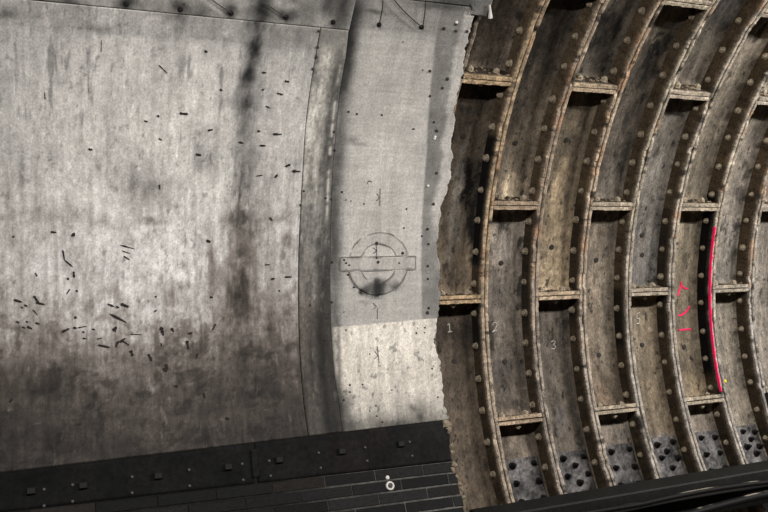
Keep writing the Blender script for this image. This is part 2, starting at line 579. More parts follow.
ROCK = ([(1, .1, 0), (.4, .9, -.1), (-.6, .8, .1), (-1, -.1, 0), (-.5, -.9, .1), (.6, -.8, 0), (.2, .1, .9), (-.3, -.2, .7), (0, 0, -.7)],
        [[0, 1, 6], [1, 2, 6], [2, 7, 6], [2, 3, 7], [3, 4, 7], [4, 5, 7], [5, 6, 7], [5, 0, 6], [1, 0, 8], [2, 1, 8], [3, 2, 8], [4, 3, 8], [5, 4, 8], [0, 5, 8]])


def build_segment(k, i):
    t0, t1 = t_range(k, i)
    y0, y1 = (k - 1) * W + .0015, k * W - .0015
    tc = (t0 + t1) / 2
    org = P((y0 + y1) / 2, t0, R + DEP)
    r_ = root('lining_segment', SEGS[(k, i)][2], 'tunnel segment', org, 'cast-iron segments of the tunnel lining')
    SEGROOT[(k, i)] = r_
    g = .0008
    # skin
    n, m = int((t1 - t0) * R / .012), int(W / .012)
    Tg, Yg = np.meshgrid(np.linspace(t0 + g, t1 - g, n), np.linspace(y0 + .004, y1 - .004, m), indexing='ij')
    ey = np.minimum(Yg - y0 - FT, y1 - FT - Yg).clip(0, 1)
    es = np.minimum((Tg - t0) * R - FT, (t1 - Tg) * R - FT).clip(0, 1)
    fil = .035 * (1 - (ey / .05).clip(0, 1)) ** 2 + .03 * (1 - (es / .05).clip(0, 1)) ** 2
    und = .010 * fbm(Yg * 8, Tg * R * 5, k * 3 + i, 4) + .004 * fbm(Yg * 40, Tg * R * 40, k + i, 3)
    sheet('skin', Yg, Tg, R + DEP - fil + und, iron_col((k, i)), M_IRON, r_, .022, origin=org)
    sd = k * 5 + i
    # the flange on the far side faces us; the near one shows its inner edge
    rib('ring_flange', y0, y0 + FT, t0 + g, t1 - g, r_, sd % 17 + 1, RIBTONE[k - 1], -1, k - 1)
    rib('ring_flange', y1 - FT, y1, t0 + g, t1 - g, r_, (sd + 8) % 19 + 1, RIBTONE[k], 1, k)
    b = np.array(RIBTONE[k]) * 1.0
    cross('joint_flange', y0 + FT, y1 - FT, t0 + g, .036, 1, r_, sd % 13, b)
    cross('joint_flange', y0 + FT, y1 - FT, t1 - g, .034, -1, r_, (sd + 5) % 13, b)
    # flakes of rust lying on the ledge of the joint flange
    rp = []
    rn = random.Random(sd * 7 + 1)
    for _ in range(26):
        yy = rn.uniform(y0 + FT + .02, y1 - FT - .02)
        dd = rn.uniform(.03, DEP - .03)
        tt = t0 + (.036 + rn.uniform(.002, .012)) / R
        z = rn.uniform(.006, .020)
        M = frame(Vector(P(yy, tt, R + dd)) - Vector(org), (math.sin(tt), 0, math.cos(tt)), rn.uniform(0, 6)) @ Matrix.Diagonal((z, z * rn.uniform(.6, 1.6), z * .7, 1))
        rp.append(([M @ Vector(q) for q in ROCK[0]], ROCK[1]))
    v, f = merge(rp)
    me = mesh('rust_flakes', v, f)
    me.materials.append(M_FLAKE)
    link('rust_flakes', me, None, r_, 'stuff')
    # bolts through the ring flange
    yb = y1 - FT
    q = 0
    while True:
        th = .668 + 9 * .0807 - .0807 * q
        q += 1
        if th < t0:
            break
        if th > t1:
            continue
        rr = R + .108 + random.uniform(-.008, .008)
        put('bolt', ME_BOLT, P(yb, th + random.uniform(-.003, .003), rr), (0, -1, 0), r_, random.uniform(0, 3), random.uniform(.85, 1.08), org)
    # bolts through the joint flanges, nuts above and heads below
    for u in (.27, .73):
        yy = y0 + (y1 - y0) * u + random.uniform(-.02, .02)
        tt = t0 + .036 / R
        put('bolt', ME_BOLT, P(yy, tt, R + .10), (math.sin(tt), 0, math.cos(tt)), r_, random.uniform(0, 3), random.uniform(.95, 1.2), org)
    tt = t1 - .034 / R
    put('bolt', ME_BOLT, P((y0 + y1) / 2 + random.uniform(-.02, .02), tt, R + .07), (-math.sin(tt), 0, -math.cos(tt)), r_, random.uniform(0, 3), 1, org)
    return r_


for key in SEGS:
    build_segment(*key)


def seg_at(Y, th):
    k = math.floor(Y / W) + 1
    for i in range(4):
        if (k, i) in SEGROOT:
            a, b = t_range(k, i)
            if a <= th < b:
                return SEGROOT[(k, i)]
    return None


RS = R + DEP       # skin radius


# grout plugs in the skins
for (x, y) in [(501, 263), (598.6, 355), (566, 140), (515, 143), (551.5, 247), (596, 260), (642, 235), (454, 361), (504.6, 361.5), (464, 136), (708, 60), (642, 255), (684, 347), (642, 345)]:
    Y, th = at(x, y, RS)
    s = seg_at(Y, th)
    if s:
        put('grout_plug', ME_PLUG, P(Y, th, RS - .002), nin(th), s, 0, .8, s.location)

# bolted grey plates low on the rings
PL = {
    1: [(512.4, 466), (533.7, 463), (516.4, 483.7), (538.6, 481), (521.5, 502), (543.4, 498)],
    2: [(563, 458.8), (583.9, 456.4), (575, 465.5), (567.5, 476.4), (589, 473.7), (579.7, 482.8)],
    3: [(611, 452), (630.8, 449), (615.8, 468), (635.8, 466.4), (620.7, 485.5), (638.5, 483.7)],
    4: [(657, 445), (674.6, 441.6), (666.5, 451.4), (661.5, 458), (679, 458), (672.4, 468)],
    5: [(700.8, 438), (717, 437), (705.9, 454.7), (722.7, 452.5), (710.7, 471), (728, 468)],
    6: [(742.4, 431.7), (758, 431.7), (750.5, 439.4), (746.8, 447), (762.5, 446), (756, 453.6)],
}
for k, pts in PL.items():
    w_ = [at(x, y, RS - .03) for x, y in pts]
    s = seg_at(*w_[0])
    ths = [t for _, t in w_]
    a1, a0 = max(ths) + .055 / R, min(ths) - .10 / R
    y0, y1 = (k - 1) * W + .055, k * W - .06
    n, m = int((a1 - a0) * R / .012), int((y1 - y0) / .012)
    Tg, Yg = np.meshgrid(np.linspace(a0, a1, n), np.linspace(y0, y1, m), indexing='ij')

    def pc(Y, S, k=k):
        b = fbm(Y * 12, S * 12, k + 200, 5)[:, None]
        f = fbm(Y * 45, S * 45, k + 210, 3)[:, None]
        c = np.array((80, 77, 76), float) * (1 + 1.6 * b + 1.2 * f)
        pale = sstep(.08, .22, fbm(Y * 10, S * 14, k + 230, 4))[:, None]
        return nlin(c * (1 - .3 * pale) + .3 * pale * np.array((150, 146, 144))) / E
    pl = sheet('bolted_plate', Yg, Tg, RS - .030 + .008 * fbm(Yg * 20, Tg * R * 20, k, 4), pc, M_PLATE, s, .02, origin=s.location)
    pl['label'] = 'grey plate with six black studs'
    for (Y, t) in w_:
        Y = min(max(Y, y0 + .04), y1 - .04)
        o = put('stud', ME_STUD, P(Y, t, RS - .031), nin(t), pl, random.uniform(0, 3), random.uniform(.8, 1.0), s.location)

# short grey pipe end high up
Y, th = at(722, 13, RS - .09)
s = seg_at(Y, th - .02) or SEGROOT[(5, 0)]
t0_, _ = t_range(5, 0)
a = Vector(P(4 * W + .14, t0_ + .055, R + .10)) - Vector(SEGROOT[(5, 0)].location)
b = Vector(P(5 * W - .06, t0_ + .055, R + .10)) - Vector(SEGROOT[(5, 0)].location)
v, f = tube_mesh('p', [a.lerp(b, q / 8) for q in range(9)], .05, 14)
mp_ = mesh('pipe_end', v, f, smooth=True)
mp_.materials.append(material('grey_pipe', .6, col=lin((96, 97, 100)), var=.4, bump=.4))
o = link('pipe_end', mp_, None, SEGROOT[(5, 0)])
o['label'] = 'short grey pipe end'


def strokes(name, lines, rad, r, mat, parent, label=None, org=None):
    parts = []
    for ln in lines:
        pts = []
        w_ = [at(x, y, r) for x, y in ln]
        for (ya, ta), (yb_, tb) in zip(w_[:-1], w_[1:]):
            nn = 6
            for q in range(nn):
                u = q / nn
                pts.append(Vector(P(ya + (yb_ - ya) * u, ta + (tb - ta) * u, r)))
        pts.append(Vector(P(*w_[-1], r)))
        pts = [p - Vector(parent.location) for p in pts]
        parts.append(tube_mesh('s', pts, rad, 6))
    v, f = merge(parts)
    me = mesh(name, v, f)
    me.materials.append(mat)
    o = link(name, me, None, parent)
    if label:
        o['label'] = label
    return o


RC = RS - .001
strokes('chalk_number', [[(447.6, 325.2), (449.3, 323.6), (449.8, 331.8)], [(447.8, 332), (452, 331.6)]], .0042, RC, M_CHALK, SEGROOT[(0, 2)], 'white chalk figure 1')
strokes('chalk_number', [[(492.2, 324.6), (493.6, 322.6), (496.2, 322.6), (497, 324.8), (495.6, 328), (492.4, 332.2), (494.2, 331), (496.8, 330)]], .0036, RC, M_CHALK, SEGROOT[(1, 2)], 'white chalk figure 2')
strokes('chalk_number', [[(551.2, 341.8), (553.4, 340.6), (555.6, 342), (553.4, 344.4), (555.8, 346.6), (554, 349), (551.2, 348.2)]], .0036, RC, M_CHALK, SEGROOT[(2, 2)], 'white chalk figure 3')
strokes('chalk_number', [[(640, 312.4), (637, 313.6), (636.6, 318.4), (639.6, 318.6), (639.6, 323), (636.6, 323.8)]], .0042, RC, M_CHALK, SEGROOT[(4, 2)], 'white chalk figure 5')
for ln in ([[(680.2, 281.5), (681, 285.5), (679.2, 290), (677.4, 296)], [(681.2, 285.4), (684, 288.4), (687.6, 288.8)]],
           [[(677.6, 315.4), (681, 315.2), (685, 312.6), (688, 309), (689, 306)]],
           [[(678.6, 330.2), (684, 329.6), (690.6, 329.2)]]):
    strokes('paint_mark', ln, .0115, RC + .005, M_PINK, SEGROOT[(5, 2)], 'bright pink paint stroke')
# pink line down the rib
s = SEGROOT[(5, 2)]
ta, tb = at(715, 227, R)[1], at(724, 391, R)[1]
V, F = [], []
yb = 5 * W - .0015 - FT
n = 110
for q in range(n):
    t = ta + (tb - ta) * q / (n - 1)
    wv = .004 * math.sin(q * .7) + .003 * math.sin(q * 1.9)
    for (y, d) in ((yb - .004, 0.009 + wv), (yb - .005, .010), (yb + .002, -.008), (yb + .010 + wv, -.0085), (yb + .010 + wv, .004), (yb + .001, 0.009 + wv)):
        V.append(Vector(P(y, t, R + d)) - Vector(s.location))
for q in range(n - 1):
    for e in range(6):
        e2 = (e + 1) % 6
        F.append([q * 6 + e, q * 6 + e2, q * 6 + 6 + e2, q * 6 + 6 + e])
F += [list(range(6))[::-1], [(n - 1) * 6 + e for e in range(6)]]
me = mesh('paint_line', V, F)
me.materials.append(M_PINK)
o = link('paint_line', me, None, s)
o['label'] = 'bright pink painted line along the rib'
s = SEGROOT[(6, 2)]
Y, th = at(725, 381, RS - .02)
me = dome_mesh('paint_dot', M_YELLOW, .016, .006, 12)
o = put('paint_dot', me, P(Y, th, RS - .024), nin(th), s, 0, 1, s.location)
o['label'] = 'small yellow paint dot'

# ================================================================== LINING BOARDS ON THE LEFT
S_TOP = 2.093      # arc height of the joint under the top boards
T_TOP = S_TOP / RP
T_LEDGE = at(452, 4.5, RP)[1]


def th_bottom(Y):
    return -0.3303 + 0.0040 * (Y + 3.777)


S1 = lambda x, y: at(x, y, RP)[1] * R
Yx = lambda x, y: at(x, y, RP)[0]

MAIN_STAINS = [   # x, y, size Y, size arc, multiply, noise
    (258, 14, .07, .14, .38), (254, 46, .055, .11, .36), (249, 76, .06, .10, .42), (247, 100, .07, .09, .55), (245, 130, .07, .2, .72), (243, 170, .075, .2, .74), (241, 222, .10, .12, .55),
    (240, 255, .10, .2, .60), (237, 290, .12, .2, .54), (236, 330, .12, .2, .62), (232, 370, .12, .2, .8), (262, 300, .12, .15, .8), (275, 218, .10, .03, .75), (150, 221, .10, .035, .78), (105, 223, .10, .035, .8),
    (135, 180, .12, .2, .84), (150, 190, .10, .12, .85), (203, 150, .1, .18, .86), (210, 160, .09, .1, .86), (275, 330, .12, .14, .78), (60, 215, .2, .04, .88), (45, 340, .1, .06, .78), (170, 300, .06, .1, .88), (213, 280, .08, .2, .84),
    (20, 380, .2, .2, .8), (50, 390, .14, .2, .8), (10, 430, .2, .15, .75), (60, 440, .3, .1, .85), (165, 372, .06, .06, .72), (185, 385, .12, .1, .85), (285, 240, .05, .06, .75), (255, 235, .05, .05, .75), (230, 100, .04, .04, .85),
    (40, 80, .2, .03, .95), (57, 60, .02, .25, .9), (180, 10, .06, .06, .7), (100, 30, .1, .04, .85), (5, 15, .2, .03, .75), (40, 325, .05, .05, .85), (265, 205, .05, .2, .9), (75, 380, .1, .2, .9),
]
_ms = [(Yx(x, y), S1(x, y), a, b, k) for (x, y, a, b, k) in MAIN_STAINS]
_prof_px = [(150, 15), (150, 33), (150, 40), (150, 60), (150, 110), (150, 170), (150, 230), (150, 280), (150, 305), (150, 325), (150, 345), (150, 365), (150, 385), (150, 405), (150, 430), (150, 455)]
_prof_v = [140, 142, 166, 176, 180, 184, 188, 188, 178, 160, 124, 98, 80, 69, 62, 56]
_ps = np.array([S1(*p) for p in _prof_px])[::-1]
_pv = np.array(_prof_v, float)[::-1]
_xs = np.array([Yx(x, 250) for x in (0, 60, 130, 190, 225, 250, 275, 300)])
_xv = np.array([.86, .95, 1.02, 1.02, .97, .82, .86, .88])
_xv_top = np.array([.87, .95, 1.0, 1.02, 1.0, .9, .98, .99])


def tint(v):
    """darker dirt is browner"""
    k = np.clip((v - 60) / 120, 0, 1)
    return np.stack([v, v * (.90 + .08 * k), v * (.825 + .135 * k)], -1)


def main_col(Y, S):
    warp = .10 * fbm(Y * 3, S * 3, 301, 4)
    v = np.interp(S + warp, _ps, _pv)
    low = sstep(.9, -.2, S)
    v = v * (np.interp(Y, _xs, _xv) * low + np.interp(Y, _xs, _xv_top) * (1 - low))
    v = np.where(S > S1(150, 34.5), 140 + 60 * fbm(Y * 5, S * 5, 330, 5), v)
    wx, wy = .09 * fbm(Y * 10, S * 8, 311, 4), .09 * fbm(Y * 10, S * 8, 317, 4)
    brk = np.clip(1 + 2.4 * fbm(Y * 16, S * 7, 321, 5), .2, 1.7)
    for (y0, s0, a, b, k) in _ms:
        d = ((Y + wx - y0) / a) ** 2 + ((S + wy - s0) / b) ** 2
        v = v * (1 - np.minimum(.92, (1 - k) * np.exp(-d * .9) * brk))
    st = fbm(Y * 30, S * 1.6, 341, 5)
    st2 = fbm(Y * 75, S * 4, 347, 3)
    bl = fbm(Y * 5, S * 4, 353, 5)
    fine = fbm(Y * 40, S * 30, 359, 3)
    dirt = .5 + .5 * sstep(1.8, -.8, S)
    gr = fbm(Y * 26, S * 11, 361, 5)
    clump = sstep(.10, .24, fbm(Y * 17, S * 9, 365, 5)) * sstep(-.06, .16, fbm(Y * 2.2, S * 2.2, 369, 3))
    hz = fbm(Y * 4, S * 15, 366, 5) * sstep(.3, -.5, S)
    v = v * (1 + dirt * (.42 * st + .14 * st2 + .38 * bl + .34 * fine + .46 * gr + .5 * hz)) * (1 - .24 * clump)
    fl = sstep(.17, .27, fbm(Y * 42, S * 21, 368, 3)) * (.35 + .65 * sstep(-.05, .15, fbm(Y * 3, S * 3, 370, 3)))
    v = v * (1 - .20 * fl)
    lt = sstep(.16, .28, fbm(Y * 38, S * 9, 372, 4))
    v = v * (1 + .10 * lt)
    # scuffed streaks running down the board
    k = sstep(.14, .26, fbm(Y * 22, S * 2.4, 367, 4)) * sstep(-.05, .2, fbm(Y * 2, S * 1.5, 373, 3))
    v = v * (1 - .28 * k)
    # horizontal scrapes near the foot
    qx, qy = Y + .10 * fbm(Y * 6, S * 6, 390, 3), S + .12 * fbm(Y * 5, S * 5, 391, 3)
    sc = sstep(.13, .30, fbm(qx * 9 + qy * 3, qy * 26 - qx * 4, 379, 5)) * sstep(-.3, -.7, S)
    v = v + 24 * sc
    scr = sstep(.15, .30, fbm(qx * 30 + qy * 2, qy * 7 + qx * 3, 383, 5)) * sstep(.1, -.3, S)
    dk2 = sstep(.04, .2, fbm(qx * 8, qy * 10, 393, 5)) * sstep(.25, -.3, S)
    v = v * (1 - .30 * dk2)
    v = v + 30 * scr
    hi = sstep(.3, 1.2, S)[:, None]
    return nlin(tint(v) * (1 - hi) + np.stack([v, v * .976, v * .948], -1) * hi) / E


def board(name, yl, yr, tb, tt, r, colf, mat, parent, thick, step=.011, kind=None, origin=(0, 0, 0)):
    """yl, yr: left/right edge Y as functions of the arc; tb, tt: bottom/top angle as functions of Y"""
    ym = (np.mean(yl(np.array([0.]))) + np.mean(yr(np.array([0.])))) / 2
    n = max(3, int((tt(ym) - tb(ym)) * R / step))
    u = np.linspace(0, 1, n)
    th = tb(ym) + (tt(ym) - tb(ym)) * u
    yL, yR = yl(th * R), yr(th * R)
    m = max(3, int(np.max(yR - yL) / step))
    v = np.linspace(0, 1, m)
    Yg = yL[:, None] + (yR - yL)[:, None] * v[None]
    Tg = np.array([[tb(y) for y in row] for row in Yg]) + (np.array([[tt(y) - tb(y) for y in row] for row in Yg])) * u[:, None]
    Rg = np.full(Yg.shape, r) + .004 * fbm(Yg * 2.5, Tg * R * 2.5, 401, 3)
    return sheet(name, Yg, Tg, Rg, colf, mat, parent, thick, kind=kind, origin=origin)


def polyline_edge(pts):
    w_ = sorted([(at(x, y, RP)[1] * R, at(x, y, RP)[0]) for x, y in pts])
    s = np.array([q[0] for q in w_])
    y = np.array([q[1] for q in w_])
    return lambda S: np.interp(S, s, y)


seam = polyline_edge([(326, -12), (322.5, 21), (316, 56), (309.6, 94.6), (305.5, 130), (303, 172), (300.5, 215), (299, 250), (298.5, 290), (299, 330), (301, 370), (304, 405), (309, 440)])
strip = polyline_edge([(355, -12), (350, 20), (346, 56), (340, 90), (336, 129), (332.5, 170), (331, 206), (330, 250), (330, 290), (331, 330), (334, 370), (339, 405), (343, 436)])
rag = [(478, -6), (474, 14), (470, 28), (466.5, 45), (464.5, 62), (462.5, 75.6), (460, 85), (457.6, 95), (457.2, 100), (453.7, 111), (454.6, 118), (453, 134), (451, 146), (452, 150), (451.6, 165), (450.7, 177.8), (448, 185), (445.6, 195.5), (441.5, 204), (440.5, 209), (441, 216), (438.6, 226.6), (438.4, 236), (437, 244), (437, 254), (439, 258), (440.6, 266), (440, 274),
       (438.6, 283.6), (439, 290), (440.5, 295), (440, 300), (438.6, 307), (437.6, 316), (437, 324.7), (436, 332), (434.3, 340), (434.6, 345), (436.6, 350), (437.6, 357.7), (441.6, 362), (440.6, 367), (442, 375), (442.6, 385), (442.8, 392), (443.5, 399), (445, 407), (447.5, 414.5), (449, 420)]
_rw = [(S1(x, y), Yx(x, y)) for x, y in rag]
_rs = np.array([q[0] for q in _rw])[::-1]
_ry = np.array([q[1] for q in _rw])[::-1]


def rag_edge(S):
    return np.interp(S, _rs, _ry) + .045 * fbm(S * 24, S * 0 + 3, 411, 5)


YL = -4.35        # boards run on a little past the left edge of the photograph
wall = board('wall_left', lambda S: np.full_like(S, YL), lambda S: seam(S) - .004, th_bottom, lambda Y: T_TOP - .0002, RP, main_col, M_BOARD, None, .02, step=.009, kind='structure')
wall['label'] = 'large scuffed off-white curved lining board on the tunnel wall'


def strip_col(Y, S):
    u = (Y - seam(S)) / (strip(S) - seam(S))
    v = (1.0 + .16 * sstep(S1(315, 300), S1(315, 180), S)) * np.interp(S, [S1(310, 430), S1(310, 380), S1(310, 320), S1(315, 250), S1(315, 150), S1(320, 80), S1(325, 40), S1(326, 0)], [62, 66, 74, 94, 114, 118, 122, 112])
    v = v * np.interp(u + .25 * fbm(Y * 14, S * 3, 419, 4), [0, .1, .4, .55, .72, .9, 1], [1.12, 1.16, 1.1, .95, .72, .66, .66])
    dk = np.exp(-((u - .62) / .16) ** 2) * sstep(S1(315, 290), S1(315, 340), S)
    v = v * (1 - .42 * dk)
    v = v * (1 + .8 * fbm(Y * 30, S * 3.2, 421, 5) + .55 * fbm(Y * 11, S * 7, 427, 5) + .5 * fbm(Y * 50, S * 40, 431, 3))
    pale = sstep(.16, .26, fbm(Y * 40, S * 9, 433, 4))
    v = v + 28 * pale
    up = sstep(S1(320, 58), S1(320, 36), S)
    v = v * (1 - up) + up * (122 + 60 * fbm(Y * 8, S * 8, 437, 4))
    # pale paint line left near the right edge
    k = np.exp(-((u - .87) / .05) ** 2) * sstep(-.12, .08, fbm(S * 7, S * 0, 439, 4)) * sstep(S1(330, 235), S1(330, 205), S) * sstep(S1(340, 45), S1(340, 70), S)
    v = v + (195 - v) * k * .9
    lo = sstep(S1(315, 240), S1(315, 340), S)
    c = np.stack([v, v * (.97 - .04 * lo), v * (.925 - .065 * lo)], -1)
    return nlin(c) / E


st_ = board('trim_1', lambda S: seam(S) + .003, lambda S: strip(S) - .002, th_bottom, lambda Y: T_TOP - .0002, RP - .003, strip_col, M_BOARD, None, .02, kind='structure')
st_['label'] = 'narrow dirty brown lining strip between the big board and the roundel board'

# ---- roundel board
cY, cT = at(378.5, 263.5, RP)
cS = cT * R
s_cream_l, s_cream_r = S1(338, 327), S1(438, 318)
y_cl, y_cr = Yx(338, 327), Yx(438, 318)
dark_edge = polyline_edge([(446, -10), (440, 15), (436, 40), (432, 70), (429.5, 100), (427, 150), (423.5, 195), (421.5, 240), (421.5, 290), (422, 322)])
P_STAINS = [(347, 45, .05, .2, .5), (343, 80, .05, .2, .65), (350, 20, .07, .12, .6), (337, 170, .06, .3, .7), (336, 250, .05, .3, .7), (345, 408, .05, .12, .55), (350, 425, .08, .05, .6), (420, 410, .12, .07, .75), (413, 409, .03, .03, .7), (420, 417, .03, .03, .6), (395, 425, .25, .04, .8),
            (360, 145, .07, .02, .8), (352, 140, .05, .03, .75), (348, 60, .05, .2, .75), (352, 8, .1, .1, .7), (338, 350, .02, .3, .6), (341, 395, .025, .2, .65), (400, 424, .4, .05, .72), (372, 418, .15, .05, .85), (440, 5, .2, .03, .6), (376, 12, .08, .015, .6), (430, 112, .06, .06, .88), (345, 30, .05, .15, .65)]
_pst = [(Yx(x, y), S1(x, y), a, b, k) for (x, y, a, b, k) in P_STAINS]


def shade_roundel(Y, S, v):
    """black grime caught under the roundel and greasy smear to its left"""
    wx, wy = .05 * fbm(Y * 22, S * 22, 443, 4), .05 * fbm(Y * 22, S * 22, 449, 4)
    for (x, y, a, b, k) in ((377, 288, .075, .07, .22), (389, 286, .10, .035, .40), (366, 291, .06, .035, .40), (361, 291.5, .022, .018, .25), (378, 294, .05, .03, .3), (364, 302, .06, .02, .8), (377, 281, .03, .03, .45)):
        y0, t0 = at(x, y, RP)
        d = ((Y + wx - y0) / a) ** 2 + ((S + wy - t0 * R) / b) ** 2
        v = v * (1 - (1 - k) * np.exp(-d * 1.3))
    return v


def panel_v(Y, S):
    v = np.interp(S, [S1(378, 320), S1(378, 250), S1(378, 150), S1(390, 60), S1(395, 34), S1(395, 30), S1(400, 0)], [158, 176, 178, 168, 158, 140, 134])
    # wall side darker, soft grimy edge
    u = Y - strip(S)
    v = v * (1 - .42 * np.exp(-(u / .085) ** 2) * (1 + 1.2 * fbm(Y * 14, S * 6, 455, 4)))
    ycur = dark_edge(S)
    k = sstep(-.008, .012, Y - ycur + .01 * fbm(S * 25, S * 0, 457, 3))
    fr = sstep(-.105, -.055, Y - rag_edge(S) + .07 * fbm(Y * 8, S * 6, 461, 4)) * sstep(S1(440, 260), S1(440, 200), S)
    v = v * (1 - k) + k * (118 + 52 * fr + 40 * fbm(Y * 12, S * 9, 462, 4))
    # bright cream foot, newly uncovered
    edge = s_cream_l + (s_cream_r - s_cream_l) * (Y - y_cl) / (y_cr - y_cl)
    cr = sstep(.003, -.003, S - edge)
    vc = np.interp(S, [S1(390, 424), S1(390, 408), S1(390, 390), S1(390, 360), S1(390, 330)], [150, 172, 190, 200, 200])
    vc = vc * (1 + .40 * fbm(Y * 30, S * 3, 463, 5) + .14 * fbm(Y * 7, S * 6, 467, 4) + .3 * fbm(Y * 60, S * 50, 468, 3))
    sp = sstep(.2, .3, fbm(Y * 28, S * 20, 469, 3))
    vc = vc * (1 - .3 * sp)
    vc = vc * (1 - .5 * np.exp(-((Y - strip(S)) / .028) ** 2))
    v = v * (1 + .16 * fbm(Y * 25, S * 2, 471, 4) + .18 * fbm(Y * 6, S * 6, 473, 4) + .12 * fbm(Y * 60, S * 60, 475, 2) + .12 * fbm(Y * 4, S * 55, 476, 3))
    v = v * (1 - cr) + vc * cr
    wx, wy = .05 * fbm(Y * 12, S * 12, 477, 4), .05 * fbm(Y * 12, S * 12, 479, 4)
    for (y0, s0, a, b, kk) in _pst:
        d = ((Y + wx - y0) / a) ** 2 + ((S + wy - s0) / b) ** 2
        v = v * (1 - (1 - kk) * np.exp(-d))
    return shade_roundel(Y, S, v), cr


def panel_col(Y, S):
    v, cr = panel_v(Y, S)
    g = np.stack([v, v * .975, v * .942], -1)
    c = np.stack([v, v * .962, v * .908], -1)
    return nlin(g * (1 - cr[:, None]) + c * cr[:, None]) / E


pan = root('roundel_board', 'grey lining board with a faded ring-and-bar emblem and torn right edge', 'wall board', P(-1.0, th_bottom(-1.), RP))
po = tuple(pan.location)
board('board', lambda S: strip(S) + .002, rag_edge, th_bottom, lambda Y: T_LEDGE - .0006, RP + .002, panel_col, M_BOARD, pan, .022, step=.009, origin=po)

# the emblem: a ring crossed by a bar, left as a low ridge with a broken dark outline
RO, RI, BH, BW = .262, .158, .058, .327


def ghost_col(kind):
    def f(Y, S):
        v, _ = panel_v(Y, S)
        v = v * .965
        return v
    return f


def emblem(name, parts_):
    V, F, C, WP = [], [], [], []
    rr = RP - .0035
    for (poly_in, poly_out, closed) in parts_:
        n = len(poly_in)
        b = len(V)
        rows = 6
        for i in range(n):
            for q in range(rows):
                u = [0, .07, .2, .8, .93, 1][q]
                y = poly_in[i][0] + (poly_out[i][0] - poly_in[i][0]) * u
                s = poly_in[i][1] + (poly_out[i][1] - poly_in[i][1]) * u
                h = rr if 0 < q < rows - 1 else RP + .006
                V.append(Vector(P(cY + y, cT + s / R, h)) - pan.location)
                WP.append((cY + y, (cT + s / R) * R, h))
                C.append((cY + y, cS + s, 1. if q in (0, rows - 1) else (.5 if q in (1, rows - 2) else 0.)))
        for i in range(n - 1 + (1 if closed else 0)):
            i2 = (i + 1) % n
            for q in range(rows - 1):
                F.append([b + i * rows + q, b + i * rows + q + 1, b + i2 * rows + q + 1, b + i2 * rows + q])
    C = np.array(C)
    v, _ = panel_v(C[:, 0], C[:, 1])
    out = C[:, 2] * sstep(-.10, .10, fbm(C[:, 0] * 9, C[:, 1] * 9, 487, 3))
    v = v * .965 * (1 - .55 * out)
    me = mesh(name, V, F, nlin(np.stack([v, v * .972, v * .938], -1)) / E, WP)
    o = link(name, me, M_BOARD, pan)
    # face the tunnel
    p0 = me.polygons[2]
    if p0.normal.dot(Vector(nin(cT))) < 0:
        me.flip_normals()
    md = o.modifiers.new('thickness', 'SOLIDIFY')
    md.thickness = .004
    md.offset = -1
    return o


arcs = []
for sg in (1, -1):
    a0 = math.asin((BH + .004) / RI)
    a0o = math.asin((BH + .004) / RO)
    pin, pout = [], []
    for q in range(61):
        ai = a0 + (math.pi - 2 * a0) * q / 60
        ao = a0o + (math.pi - 2 * a0o) * q / 60
        pin.append((RI * math.cos(ai), sg * RI * math.sin(ai)))
        pout.append((RO * math.cos(ao), sg * RO * math.sin(ao)))
    arcs.append((pin, pout, False))
o = emblem('emblem_ring', arcs)
o['label'] = 'faint ring of the emblem'
pin = [(-BW + 2 * BW * q / 70, -BH) for q in range(71)]
pout = [(-BW + 2 * BW * q / 70, BH) for q in range(71)]
o = emblem('emblem_bar', [(pin, pout, False)])
o['label'] = 'faint bar across the emblem'


# broken dark outline, drawn on the surface (as on the wall)
def oarc(r, a0, a1):
    out = []
    for q in range(17):
        a = math.radians(a0 + (a1 - a0) * q / 16)
        out.append((r * math.cos(a), r * math.sin(a)))
    return out


def mark_local(name, lines, rad, label=None, rr=RP - .0045):
    for ln in lines:
        pts = [Vector(P(cY + y, cT + s / R, rr)) - pan.location for y, s in ln]
        n = len(pts)
        v, f = tube_mesh('m', pts, [rad * (.3 + .7 * math.sin(math.pi * min(1, (q + .6) / n))) for q in range(n)], 6)
        me = mesh(name, v, f)
        me.materials.append(M_OUT)
        o = link(name, me, None, pan)
        if label:
            o['label'] = label


mark_local('emblem_outline', [oarc(RO, 15, 48), oarc(RO, 125, 152), oarc(RO, 196, 232), oarc(RO, -62, -14), oarc(RO, 60, 75), oarc(RI, 55, 96), oarc(RI, 140, 158), oarc(RI, -58, -22), oarc(RI, 200, 235)], .0028, 'broken dark outline of the emblem')
seg_ = lambda a, b: [(a[0] + (b[0] - a[0]) * q / 12, a[1] + (b[1] - a[1]) * q / 12) for q in range(13)]
mark_local('emblem_outline', [seg_((-BW, BH), (-.12, BH)), seg_((-.12, BH), (.22, BH)), seg_((-BW, -BH), (-.21, -BH)), seg_((-.16, -BH), (.13, -BH)), seg_((-BW, BH), (-BW, -BH)), seg_((BW, BH), (BW, -BH)), seg_((BW, BH), (.25, BH)), seg_((.24, -BH), (BW, -BH))], .0025, 'dark outline of the bar')
# a few dark scabs on the emblem
for (x, y) in ((376.5, 243), (376.5, 258), (378, 262), (346, 263), (349, 265), (344, 260), (399, 263), (402.5, 253), (361, 292), (348, 274.5), (354, 287)):
    Y, t = at(x, y, RP)
    put('scab', ME_DOT, P(Y, t, RP - .003), nin(t), pan, random.uniform(0, 3), random.uniform(.6, 1.1), po)
